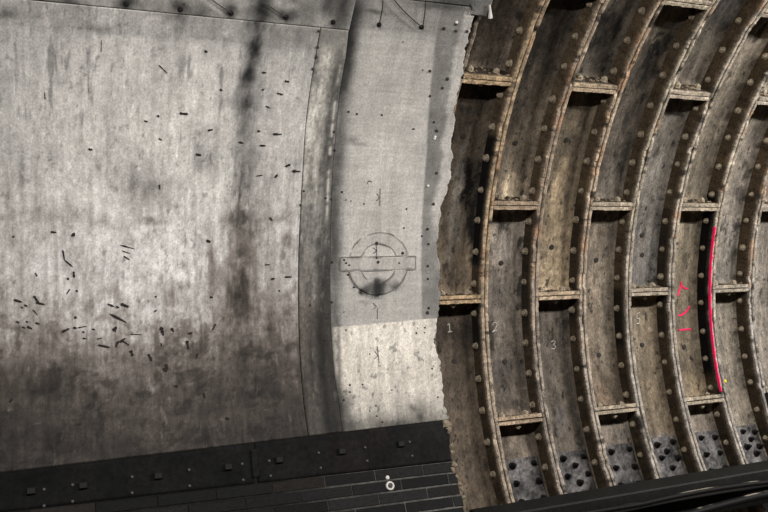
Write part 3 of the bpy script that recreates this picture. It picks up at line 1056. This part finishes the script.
# surveyor's pen marks
PEN = [[[(376.6, 243), (376.8, 258)], [(373.6, 247.6), (376.6, 250.6), (373.4, 253.4)]],
       [[(380.3, 188.5), (379.8, 206)], [(377, 193.5), (379.6, 197.5), (376.4, 201)]],
       [[(377.6, 308), (377.4, 319)]], [[(373.2, 303), (376.6, 306.4), (373.4, 309)]],
       [[(377.4, 346), (379.2, 363)], [(374.8, 351), (378, 355.6), (374.2, 359)]], [[(367, 184), (369, 180.5), (372, 182)]]]
for ln in PEN:
    strokes('pen_mark', ln, .0022, RP - .001, M_PEN, pan)
HOLES = [(348.6, 111.7), (357, 114), (382, 115), (414, 129), (436.5, 130.5), (436.5, 173), (433.5, 204), (342, 192), (346, 200), (351, 201), (364, 204), (406.5, 209), (428, 266), (428, 279), (429, 308), (427.6, 312.5), (427.6, 229), (428.6, 244), (423, 70), (430, 71), (447.5, 79),
         (442.5, 88), (434, 122), (437, 131), (413, 129), (456, 24), (456, 31), (467, 31.4), (444, 28.5), (417.7, 328), (425, 327.6), (416.5, 333), (424.7, 332.7), (427.8, 313), (392, 390), (362.6, 384.5), (350, 392), (350, 385), (376, 405.6), (369.7, 411), (382.5, 422), (438, 397), (403, 42),
         (434.5, 339), (432.2, 368.6), (434, 366), (370, 354), (344, 400), (404, 228), (422, 236), (377, 416), (346, 330), (344, 312), (430, 96)]
for (x, y) in HOLES:
    Y, t = at(x, y, RP)
    big = x > 425 and y < 320
    put('screw', ME_DOT, P(Y, t, RP + .001), nin(t), pan, random.uniform(0, 3), random.uniform(.85, 1.15) if big else random.uniform(.4, .75), po)
for (x, y) in ((435.2, 137), (428, 186), (456.6, 22.5), (377, 285), (434.6, 138.6)):
    Y, t = at(x, y, RP)
    put('pale_screw', ME_PDOT, P(Y, t, RP + .0005), nin(t), pan, 0, .95, po)

# ---- top boards
YT = Yx(322, 20)


def frieze_col(Y, S):
    v = 138 + 0 * Y
    v = v * (1 + .5 * fbm(Y * 5, S * 7, 501, 5) + .4 * fbm(Y * 16, S * 14, 503, 4) + .25 * fbm(Y * 40, S * 12, 509, 3))
    wx, wy = .06 * fbm(Y * 14, S * 14, 511, 4), .06 * fbm(Y * 14, S * 14, 513, 4)
    for (x, y, a, b, k) in ((126, 3, .06, .05, .3), (180, 8, .06, .06, .35), (231, 12, .05, .05, .4), (262, 10, .07, .15, .22), (286, 16, .08, .04, .4), (30, 2, .1, .05, .4), (5, 5, .1, .04, .4), (70, 2, .08, .04, .5), (200, 16, .06, .06, .6), (310, 14, .1, .1, .75), (343, 8, .07, .25, .45), (328, 4, .05, .1, .6)):
        y0, t0 = at(x, y, RP)
        v = v * (1 - (1 - k) * np.exp(-((Y + wx - y0) / a) ** 2 - ((S + wy - t0 * R) / b) ** 2))
    v = v * np.interp(Y, [-4, -3, -2.5, -1.6], [.82, .95, 1.05, 1.0])
    return nlin(np.stack([v, v * .975, v * .94], -1)) / E


fr = board('trim_2', lambda S: np.full_like(S, YL), lambda S: strip(np.minimum(S, S_TOP)) + (S - S_TOP) * .0, lambda Y: T_TOP + .0002, lambda Y: 1.3, RP, frieze_col, M_BOARD, None, .024, kind='structure')
fr['label'] = 'grey stained top lining board with dark anchor bolts'
# upper right ledge board above the roundel board
tl0 = at(455, 6, RP)[1]


def ledge_col(Y, S):
    v = np.interp(Y, [Yx(425, 3), Yx(440, 3), Yx(470, 3), Yx(480, 8)], [128, 80, 84, 112]) * (1 + .5 * fbm(Y * 9, S * 20, 521, 4) + .3 * fbm(Y * 40, S * 40, 523, 3))
    v = v + 0 * S
    return nlin(np.stack([v, v * .98, v * .95], -1)) / E


yle, yre = strip(np.array([S_TOP]))[0], Yx(490, 6)
lb = board('trim_3', lambda S: np.full_like(S, yle + .004), lambda S: yre + .03 * fbm(S * 20, S * 0, 527, 3), lambda Y: T_LEDGE + .0006 if Y < Yx(472, 8) else at(482, 16, RP)[1], lambda Y: 1.3, RP - .003, ledge_col, M_BOARD, None, .025, kind='structure')
lb['label'] = 'dark grey ledge board above the roundel board'
v, f = merge([tube_mesh('c', [P(Yx(489, 4), at(489, 4, RP)[1], RP - .016), P(Yx(489.4, 10), at(489.4, 10, RP)[1], RP - .016), P(Yx(489.6, 16.5), at(489.6, 16.5, RP)[1], RP - .016)], [.006, .011, .018], 6)])
me = mesh('paint_flake', v, f)
me.materials.append(M_PALE)
link('paint_flake', me, None, lb)

# anchor bolts and dangling wires on the top boards
for (x, y) in ((126, 3.5), (180, 9), (231, 13), (286, 17)):
    Y, t = at(x, y, RP)
    put('anchor_bolt', ME_ANCH, P(Y, t, RP - .002), nin(t), fr, 0, .6)
for (x, y) in ((333, 22), (379, 24.6), (421.7, 27)):
    Y, t = at(x, y, RP)
    put('anchor_bolt', ME_ANCH, P(Y, t, RP), nin(t), pan if x > 345 else st_, 0, .6, po if x > 345 else (0, 0, 0))


def wire(pts, label, rad=.004):
    w_ = [Vector(P(*at(x, y, RP - .026), RP - .026)) for x, y in pts]
    ps = []
    for a, b in zip(w_[:-1], w_[1:]):
        for q in range(8):
            ps.append(a.lerp(b, q / 8))
    ps.append(w_[-1])
    v, f = tube_mesh('w', ps, rad, 6)
    me = mesh('hanging_wire', v, f, smooth=True)
    me.materials.append(M_WIRE)
    o = link('hanging_wire', me, None)
    tag(o, label, 'wire', 'wires at the top of the lining')


wire([(391, -4), (400, 7), (411, 18), (421.7, 27)], 'thin black wire slanting down to the anchor bolt above the emblem')
wire([(426, -4), (425, 12), (423, 26)], 'short black wire hanging straight down to the anchor bolt above the emblem')
wire([(383, -4), (382.6, 8), (379.6, 23)], 'short black wire by the soot stains, left of the slanting wire')
wire([(206, -5), (216, 3), (225, 9), (231, 13)], 'thin black wire reaching the anchor bolt left of the black soot patch')
wire([(262, 2), (272, 8), (286, 17)], 'thin black wire running from the black soot patch to an anchor bolt')

# ---- chips knocked out of the big board
CH = [  # x0, y0, x1, y1, half width in metres
    (13.2, 236.4, 13.6, 236.9, .009), (72.8, 234.2, 74, 235.2, .018), (51, 231.8, 56, 232.2, .007), (62.8, 250, 64.5, 260.5, .006), (64.5, 260, 73, 267, .007), (73.6, 272, 74, 277, .012), (67.6, 278, 68.4, 279.4, .008), (35.4, 273, 37, 276, .006),
    (66.5, 294, 70, 289, .005), (76, 290.5, 77.4, 291.3, .008), (14, 299.8, 22, 302, .010), (21, 307, 23, 308, .006), (24.6, 305, 27, 306, .009), (34, 296, 38.7, 303, .010), (36, 302.6, 44.5, 304.4, .009), (33, 309.6, 37.6, 315, .004), (16.6, 321.6, 19, 322.6, .008), (26, 321.4, 28, 322, .007),
    (22.6, 327, 25, 328, .008), (27.4, 326.6, 31.8, 328.6, .009), (35.6, 322.8, 39.4, 324, .009), (74.8, 317.2, 76.2, 317.6, .011), (62, 332, 69, 328.6, .010), (73.6, 327.6, 76.4, 328, .009), (77.6, 327.8, 86.6, 326, .004), (92, 329.2, 95, 329.6, .006), (82.6, 331.6, 84.4, 332.4, .007), (83, 338.2, 86.4, 338.8, .006), (97, 339, 102, 338, .005),
    (107.8, 304, 113.7, 306.4, .009), (116, 306.6, 119, 307.6, .008), (110, 314, 126.4, 322.4, .010), (113.6, 330.4, 116, 327.4, .018), (98.4, 345, 109.4, 347.4, .011), (116, 347, 117, 342, .007), (120.5, 245, 134.6, 248.8, .005), (121.6, 250.6, 130, 253.4, .003), (123.6, 256, 129.6, 259.6, .005),
    (207, 240.6, 210, 241.8, .016), (121, 304, 128.2, 306.8, .013), (161, 327.4, 163.2, 335, .016), (171.4, 328.4, 173.4, 331.2, .012), (188.6, 333.6, 192, 332.8, .010), (210.4, 297, 212.4, 297.4, .010), (215.5, 324, 212.4, 329.8, .007), (187, 341, 188, 348.6, .014), (155, 297, 156.4, 296, .006), (154.6, 311.6, 156.6, 310, .006),
    (120, 342, 125, 338.4, .010), (122, 340.6, 129, 345, .007), (116, 345, 119, 341, .008), (130.8, 351, 132.6, 355.6, .017), (148.6, 354.6, 151.6, 360.6, .013), (164.6, 370.4, 167, 367, .020), (166, 364.6, 166.2, 371, .012), (175.6, 385.6, 176.8, 387, .014), (197, 354, 196.6, 358, .008), (203.6, 393, 204.8, 398, .008), (226, 418.2, 229, 418.8, .010),
    (180, 113.2, 187.4, 114, .012), (208, 130.4, 212.6, 129.4, .007), (196, 154.2, 200.6, 155, .011), (144.6, 120.8, 147.4, 121.6, .007), (158, 115.4, 158.4, 116.8, .009), (158.6, 138.4, 161.6, 140, .006), (159.2, 185, 159.8, 189, .008), (238.6, 142, 243.4, 143, .007), (273, 134, 281.6, 134.2, .008), (259.6, 145.4, 265.6, 145.6, .007), (285.6, 166.4, 290, 164.4, .010), (292, 171, 300, 171.4, .011),
    (275, 177.4, 277.4, 174.6, .009), (257.6, 131, 259.8, 131.2, .009), (285, 277, 291.4, 276.8, .010), (271.4, 279.2, 274.4, 278.4, .009), (265, 264.8, 269.6, 264.4, .005), (88.6, 149, 92, 149.6, .009), (256.6, 176, 262.4, 175, .005), (270, 218, 272, 220.4, .010), (45, 99, 44.6, 92, .003), (101, 52, 101.4, 40, .0025), (159, 65, 167, 73, .004), (279, 290, 279.6, 291.4, .006),
    (161, 343, 161.6, 346, .006), (130, 334, 142, 334.6, .003), (10, 402, 12, 398.6, .010), (78, 424.6, 81, 423.6, .007), (205, 51, 207, 51.6, .009), (220, 89.6, 222, 90, .010), (262, 72.4, 266, 72.6, .007), (285, 81, 289, 81.6, .009), (184, 3, 184, 5, .004), (262, 90, 264, 89, .006), (277, 93, 283, 94.6, .006), (266, 106, 270, 108, .006),
]
parts_ = []
for (x0, y0, x1, y1, hw) in CH:
    hw *= .8
    a, b = at(x0, y0, RP), at(x1, y1, RP)
    A, B = np.array([a[0], a[1] * R]), np.array([b[0], b[1] * R])
    d = B - A
    ln = max(np.linalg.norm(d), 1e-3)
    d = d / ln
    nrm = np.array([-d[1], d[0]])
    n = 8
    ring = []
    for q in range(n + 1):
        u = q / n
        p = A - d * hw * .5 + d * (ln + hw) * u
        wd = hw * math.sqrt(max(0, 1 - (2 * u - 1) ** 4)) * (.55 + .8 * random.random()) * (1.15 - .5 * u) + .0006
        ring.append((p + nrm * wd, p - nrm * wd))
    poly = [r_[0] for r_ in ring] + [r_[1] for r_ in ring[::-1]]
    m = len(poly)
    c = sum(poly) / m
    vs = [P(p[0], p[1] / R, RP - .0045) for p in poly] + [P(p[0], p[1] / R, RP + .006) for p in poly]
    fs = []
    for q in range(n):
        fs.append([q, q + 1, m - 2 - q, m - 1 - q])
    for q in range(m):
        q2 = (q + 1) % m
        fs.append([q, m + q, m + q2, q2])
    parts_.append((vs, fs))
v, f = merge(parts_)
me = mesh('chipped_paint', v, f)
me.materials.append(M_DARK)
o = link('chipped_paint', me, None, wall)
o['label'] = 'black chips and gouges in the paint'

# ---- little dark fixings along the seam
for (x, y) in ((318.6, 31), (317.6, 47), (316.4, 57), (312.6, 69), (303.6, 191), (300.4, 205), (310, 305)):
    Y, t = at(x, y, RP)
    put('screw', ME_DOT, P(Y, t, RP - .002), nin(t), st_, 0, .8)
for (x, y) in ((334, 131.6), (334.5, 150), (325.4, 198), (331, 199), (332, 262), (326.6, 318), (331.6, 302), (325, 340)):
    Y, t = at(x, y, RP)
    put('screw', ME_DOT, P(Y, t, RP - .004), nin(t), st_, 0, .8)

# ================================================================== BLACK DADO BELOW
RD = RP + .006
FH = .335                     # height of the fascia boards


def fas_bot(Y):
    a, b = at(20, 510, RD), at(451, 461, RD)
    return a[1] + (b[1] - a[1]) * (Y - a[0]) / (b[0] - a[0])


def fas_col(sd):
    def f(Y, S):
        v = 20 * (1 + .8 * fbm(Y * 5, S * 6, sd, 4) + .4 * fbm(Y * 30, S * 20, sd + 3, 3))
        v = v * np.interp(Y, [-3.7, -2.5, -1.2, -.6], [.86, .95, 1.1, 1.2])
        br = sstep(.0, .25, fbm(Y * 2.6, S * 3, sd + 5, 3))
        return nlin(np.stack([v * (1 + .10 * br), v * (.98 - .02 * br), v * (.98 - .05 * br)], -1)) / E
    return f


ME_BLK = mesh('square_block', [(x * .033, y * .026, z) for z in (-.004, .022) for x, y in ((-1, -1), (1, -1), (1, 1), (-1, 1))] + [(x * .026, y * .02, .03) for x, y in ((-1, -1), (1, -1), (1, 1), (-1, 1))],
              [[0, 3, 2, 1], [0, 1, 5, 4], [1, 2, 6, 5], [2, 3, 7, 6], [3, 0, 4, 7], [4, 5, 9, 8], [5, 6, 10, 9], [6, 7, 11, 10], [7, 4, 8, 11], [8, 9, 10, 11]])
ME_BLK.materials.append(M_BLOCK)
M_GSC = material('grey_screw', .5, col=lin((74, 72, 70)), var=.4, bump=0)
ME_GSC = dome_mesh('screw', M_GSC, .011, .009)
yj = Yx(255, 465)
yend = polyline_edge([(447, 414), (449, 419), (451, 432), (451, 447), (453, 458), (455, 465.6), (458, 474), (460.6, 483), (463, 490), (464, 496), (466, 512), (470, 530)])
FB = [(YL, yj - .012, 'longer black fascia board left of the joint, along the foot of the big board', [(31, 491), (83, 485.5), (158, 476), (228, 467)], [(44, 489.5), (44, 506), (72.5, 485), (72.5, 501.5), (132, 477), (132, 493), (189, 470), (189.5, 486), (242, 464), (243, 480)]),
      (yj + .012, None, 'shorter black fascia board right of the joint, under the roundel board', [(279, 460), (341.5, 451.5), (400.5, 444)], [(269, 461), (270.5, 476), (318.5, 453), (320.5, 468), (365, 447.5), (367, 461), (409.4, 442), (412, 456)])]
for n_, (ya, yb, lab, blocks, screws) in enumerate(FB):
    o = root('fascia_board', lab, 'board', P((ya + (yb or -.6)) / 2, -.42, RD), 'black fascia boards at the foot of the lining')
    oo = tuple(o.location)
    yr = (lambda S, yb=yb: np.full_like(S, yb)) if yb else (lambda S: yend(S) - .012 + .03 * fbm(S * 30, S * 0, 533, 3))
    board('board', lambda S, ya=ya: np.full_like(S, ya), yr, fas_bot, lambda Y: th_bottom(Y) - .0012, RD, fas_col(541 + n_), M_BLACKP, o, .02, step=.02, origin=oo)
    for (x, y) in blocks:
        Y, t = at(x, y, RD)
        put('square_block', ME_BLK, P(Y, t, RD), nin(t), o, 0, .85, oo)
    for (x, y) in screws:
        Y, t = at(x, y, RD)
        put('screw', ME_GSC, P(Y, t, RD - .001), nin(t), o, 0, 1, oo)
# dark cover over the joint
jt = root('joint_cover', 'narrow black upright cover over the joint of the fascia boards', 'trim', P(yj, -.42, RD))
jo = tuple(jt.location)
board('cover', lambda S: np.full_like(S, yj - .024), lambda S: np.full_like(S, yj + .024), lambda Y: fas_bot(Y) + .012, lambda Y: th_bottom(Y) - .016, RD - .010, lambda Y, S: nlin(np.stack([24 + 8 * fbm(Y * 30, S * 9, 5, 3)] * 3, -1)) / E, M_BLACKP, jt, .009, step=.012, origin=jo)

# bricks
RB = RD + .006
BH_, BL_ = .0905, .41
row_t = BH_ / R
V, F, C, WP = [], [], [], []
for row in range(7):
    off = (row % 2) * .5 * BL_ + .07
    y = YL - off
    while y < -.2:
        ya, yb = max(y + .003, YL), y + BL_ - .003
        tm = fas_bot((ya + yb) / 2)
        tA, tB = tm - row * row_t - .0022, tm - (row + 1) * row_t + .0018
        lim = float(yend(np.array([(tA + tB) / 2 * R]))[0]) - .01 + .03 * random.uniform(-.5, .5)
        if ya < lim - .03 and yb > YL:
            yb = min(yb, lim)
            sl = (fas_bot(yb) - fas_bot(ya)) / 2
            tone = random.choice((17, 19, 22, 25, 28)) * random.uniform(.9, 1.1)
            wrm = random.random() < .3
            c = nlin(np.array((tone * (1.1 if wrm else 1), tone * .97, tone * (.9 if wrm else .98)))) / E
            b = len(V)
            rj = RB - random.uniform(0, .003)
            ch = .004
            for (r_, i_) in ((RB + .035, 0), (rj + .003, 0), (rj, ch)):
                for (yy, tt, e) in ((ya + i_, tB + i_ / R, -sl), (yb - i_, tB + i_ / R, sl), (yb - i_, tA - i_ / R, sl), (ya + i_, tA - i_ / R, -sl)):
                    V.append(P(yy, tt + e, r_))
                    WP.append((yy, tt * R, r_))
                    C.append(c)
            for l in (0, 4):
                for q in range(4):
                    q2 = (q + 1) % 4
                    F.append([b + l + q, b + l + q2, b + l + 4 + q2, b + l + 4 + q])
            F.append([b + 8, b + 9, b + 10, b + 11])
            F.append([b + 3, b + 2, b + 1, b])
        y += BL_
me = mesh('baseboard_left', V, F, np.array(C), WP)
br = link('baseboard_left', me, M_BRICK, None, 'structure')
br['label'] = 'courses of black glazed brick below the fascia boards'


def mort_col(Y, S):
    v = np.interp(Y, [-3, -1.9, -1.5, -.6], [24, 30, 62, 84]) * (1 + .8 * fbm(Y * 12, S * 30, 551, 4))
    return nlin(np.stack([v, v * .98, v * .94], -1)) / E


mo = board('mortar', lambda S: np.full_like(S, YL), lambda S: yend(S) - .02 + .04 * fbm(S * 25, S * 0, 557, 3), lambda Y: fas_bot(Y) - 7 * row_t, lambda Y: fas_bot(Y) - .001, RB + .0025, mort_col, M_BLACKP, br, .03, step=.02)
# broken mortar along the right end
parts_ = []
rnd = random.Random(3)
for (x, y, r_) in ((447, 424, .045), (449, 430, .035), (445, 422, .03), (451.6, 446, .028), (453, 452, .02), (454.4, 464, .03), (453, 470, .026), (457, 476, .02), (460, 484, .022), (462.4, 489, .018), (464, 497, .02), (448.6, 417, .016)):
    Y, t = at(x, y, RD)
    bm = bmesh.new()
    bmesh.ops.create_icosphere(bm, subdivisions=2, radius=r_)
    for vv in bm.verts:
        vv.co *= .75 + .5 * rnd.random()
    M = frame(P(Y, t, RD + .012), nin(t), rnd.random() * 3) @ Matrix.Diagonal((.8, 1, .7, 1))
    parts_.append(([M @ vv.co for vv in bm.verts], [[q.index for q in fc.verts] for fc in bm.faces]))
    bm.free()
v, f = merge(parts_)
me = mesh('broken_mortar', v, f)
me.materials.append(M_MORTAR)
link('broken_mortar', me, None, br)

# white ring fixing on the bricks
Y, t = at(389.8, 486, RB)
wf = root('wall_fixing', 'small white ring-shaped fixing on the black bricks', 'wall fixing', P(Y, t, RB))
v, f = [], []
prof = [(.020, -.004), (.034, -.004), (.036, .004), (.033, .014), (.026, .017), (.020, .012)]
n = 20
for q in range(n):
    a = 2 * math.pi * q / n
    for (r_, z) in prof:
        v.append((r_ * math.cos(a), r_ * math.sin(a), z))
for q in range(n):
    q2 = (q + 1) % n
    for e in range(6):
        e2 = (e + 1) % 6
        f.append([q * 6 + e, q2 * 6 + e, q2 * 6 + e2, q * 6 + e2])
me = mesh('ring', v, f, smooth=True)
me.materials.append(M_PALE)
put('ring', me, (0, 0, 0), nin(t), wf)
v, f = merge([lathe([(.020, -.004), (.020, .004), (.012, .006)], 14), lathe([(.006, .004), (.006, .016)], 6)])
me = mesh('core', v, f)
me.materials.append(M_GSC)
put('core', me, (0, 0, 0), nin(t), wf)
Y, t = at(387.4, 477.6, RB)
me = dome_mesh('wall_plug', M_PALE, .016, .010, 12)
o = link('wall_plug', me, None)
o.matrix_world = frame(P(Y, t, RB), nin(t))
tag(o, 'tiny white plug just above the white ring fixing', 'wall plug')

# ================================================================== CABLES IN FRONT OF THE RINGS, LOW DOWN
def cable(pts, r, rad, label, worn, name='cable'):
    w_ = [at(x, y, r) for x, y in pts]
    w_.sort()
    Ys = np.linspace(w_[0][0], w_[-1][0], 90)
    ys = np.array([q[0] for q in w_])
    ts = np.array([q[1] for q in w_])
    pf = np.polyfit(ys, ts, min(2, len(ys) - 1))
    T = np.polyval(pf, Ys)
    Ys = np.concatenate([np.linspace(-.3, Ys[0], 12)[:-1], Ys, np.linspace(Ys[-1], 4.2, 25)[1:]])
    T = np.concatenate([np.full(11, T[0]) + (T[0] - T[1]) * 0, T, np.full(24, T[-1])])
    pts3 = [P(y, t, r) for y, t in zip(Ys, T)]
    v, f = tube_mesh('c', pts3, rad, 14)
    V = np.array([tuple(p) for p in v])
    n = fbm(V[:, 1] * 3, V[:, 2] * 30, 601, 4)
    ang = np.tile(np.arange(14), len(pts3))
    tone = np.full(len(V), 14.)
    k = sstep(-.05, .15, n) * worn * ((ang == 9) | (ang == 10) | (ang == 8))
    tone = tone + 120 * k
    c = nlin(np.stack([tone, tone * .95, tone * .86], -1)) / E
    me = mesh(name, V, f, c, V[:, [1, 2, 0]], smooth=True)
    o = link(name, me, M_CABLE)
    tag(o, label, 'cable', 'cables along the foot of the rings')
    return o


# black trough (channel) whose upper edge hides the feet of the rings
RT = R - .30
TY0, TY1 = -.45, 4.2
ta_, tb_ = at(560, 504, RT), at(768, 468.5, RT)


def tro(Y):
    return ta_[1] + (tb_[1] - ta_[1]) * (Y - ta_[0]) / (tb_[0] - ta_[0])


tr = root('cable_trough', 'long black cable trough passing in front of the feet of the iron rings', 'cable trough', P(1.8, tro(1.8), RT))


def prism(name, prof, mat, parent, tone, sd):
    n = 80
    Ys = np.linspace(TY0, TY1, n)
    V, C, WP = [], [], []
    for i, y in enumerate(Ys):
        t = tro(y)
        er = Vector((-math.cos(t), 0, math.sin(t)))
        eu = Vector((0, 0, 1))
        ex = Vector((1, 0, 0))
        base = Vector(P(y, t, RT))
        for (a, b, tn) in prof:
            V.append(base + a * ex + b * eu - parent.location)
            WP.append((y, b, a))
            C.append(tn)
    m = len(prof)
    F = []
    for i in range(n - 1):
        for q in range(m):
            q2 = (q + 1) % m
            F.append([i * m + q, i * m + q2, (i + 1) * m + q2, (i + 1) * m + q])
    F += [list(range(m))[::-1], [(n - 1) * m + q for q in range(m)]]
    WP = np.array(WP)
    tn = np.array(C) * (1 + .5 * fbm(WP[:, 0] * 4, WP[:, 1] * 20, sd, 4))
    me = mesh(name, V, F, nlin(np.stack([tn, tn * .97, tn * .92], -1)) / E, WP)
    bmx = bmesh.new()
    bmx.from_mesh(me)
    bmesh.ops.recalc_face_normals(bmx, faces=bmx.faces)
    bmx.to_mesh(me)
    bmx.free()
    return link(name, me, mat, parent)


prism('channel', [(0, -.005, 26), (.012, 0, 28), (.02, -.012, 30), (.02, -.11, 24), (.06, -.125, 20), (.06, -.135, 12), (.03, -.14, 8), (.03, -.30, 8), (-.03, -.30, 8), (-.2, -.14, 8), (-.2, -.012, 22), (-.19, -.004, 26)], M_CABLE, tr, 40, 611)
cable([(640, 504.5), (700, 491.5), (735, 486.4), (768, 482.0)], R - .40, .022, 'thin black cable with a scuffed pale top edge just under the trough', 1.0)
cable([(690, 514), (730, 503), (768, 494)], R - .50, .03, 'lowest black cable, pale scuffed, in the bottom right corner', 1.0)

# ================================================================== TRACK BED (out of the picture, below)
v = [(-2.75, -4.6, -2.5), (3.0, -4.6, -2.5), (3.0, 4.4, -2.5), (-2.75, 4.4, -2.5)]
v += [(x, y, -2.6) for x, y, _ in v]
me = mesh('floor', v, [[0, 1, 2, 3], [7, 6, 5, 4], [0, 4, 5, 1], [1, 5, 6, 2], [2, 6, 7, 3], [3, 7, 4, 0]])
link('floor', me, M_FLOOR, None, 'structure')

# ================================================================== LIGHT
def lamp(name, loc, length, width, power, target):
    l = D.lights.new(name, 'AREA')
    l.shape = 'RECTANGLE'
    l.size = length
    l.size_y = width
    l.energy = power
    l.color = (1.0, .98, .95)
    o = D.objects.new(name, l)
    COL.objects.link(o)
    z = (Vector(loc) - Vector(target)).normalized()
    x = Vector((0, 1, 0))
    y = z.cross(x).normalized()
    o.matrix_world = Matrix((( x.x, y.x, z.x, loc[0]), (x.y, y.y, z.y, loc[1]), (x.z, y.z, z.z, loc[2]), (0, 0, 0, 1)))
    return o


lamp('station_lamp', (0.95, -4.1, 2.72), 5.2, .12, 262, (-3, -4.0, .2))
lamp('station_lamp', (0.95, 6.0, 2.72), 8.4, .12, 900, (-3, 4.6, .2))

wd = D.worlds.new('World')
scene.world = wd
wd.use_nodes = True
wd.node_tree.nodes['Background'].inputs[0].default_value = (1, .95, .88, 1)
wd.node_tree.nodes['Background'].inputs[1].default_value = .014

# ================================================================== CAMERA
cam = D.cameras.new('camera')
cam.sensor_width = 36
cam.lens = FPX / 768 * 36
cam.clip_start = .05
co = D.objects.new('camera', cam)
COL.objects.link(co)
co.matrix_world = Matrix(((CR.x, CU.x, -CF.x, CAM.x), (CR.y, CU.y, -CF.y, CAM.y), (CR.z, CU.z, -CF.z, CAM.z), (0, 0, 0, 1)))
scene.camera = co
scene.view_settings.view_transform = 'Standard'
scene.view_settings.look = 'None'
scene.view_settings.exposure = 0
scene.view_settings.gamma = 1
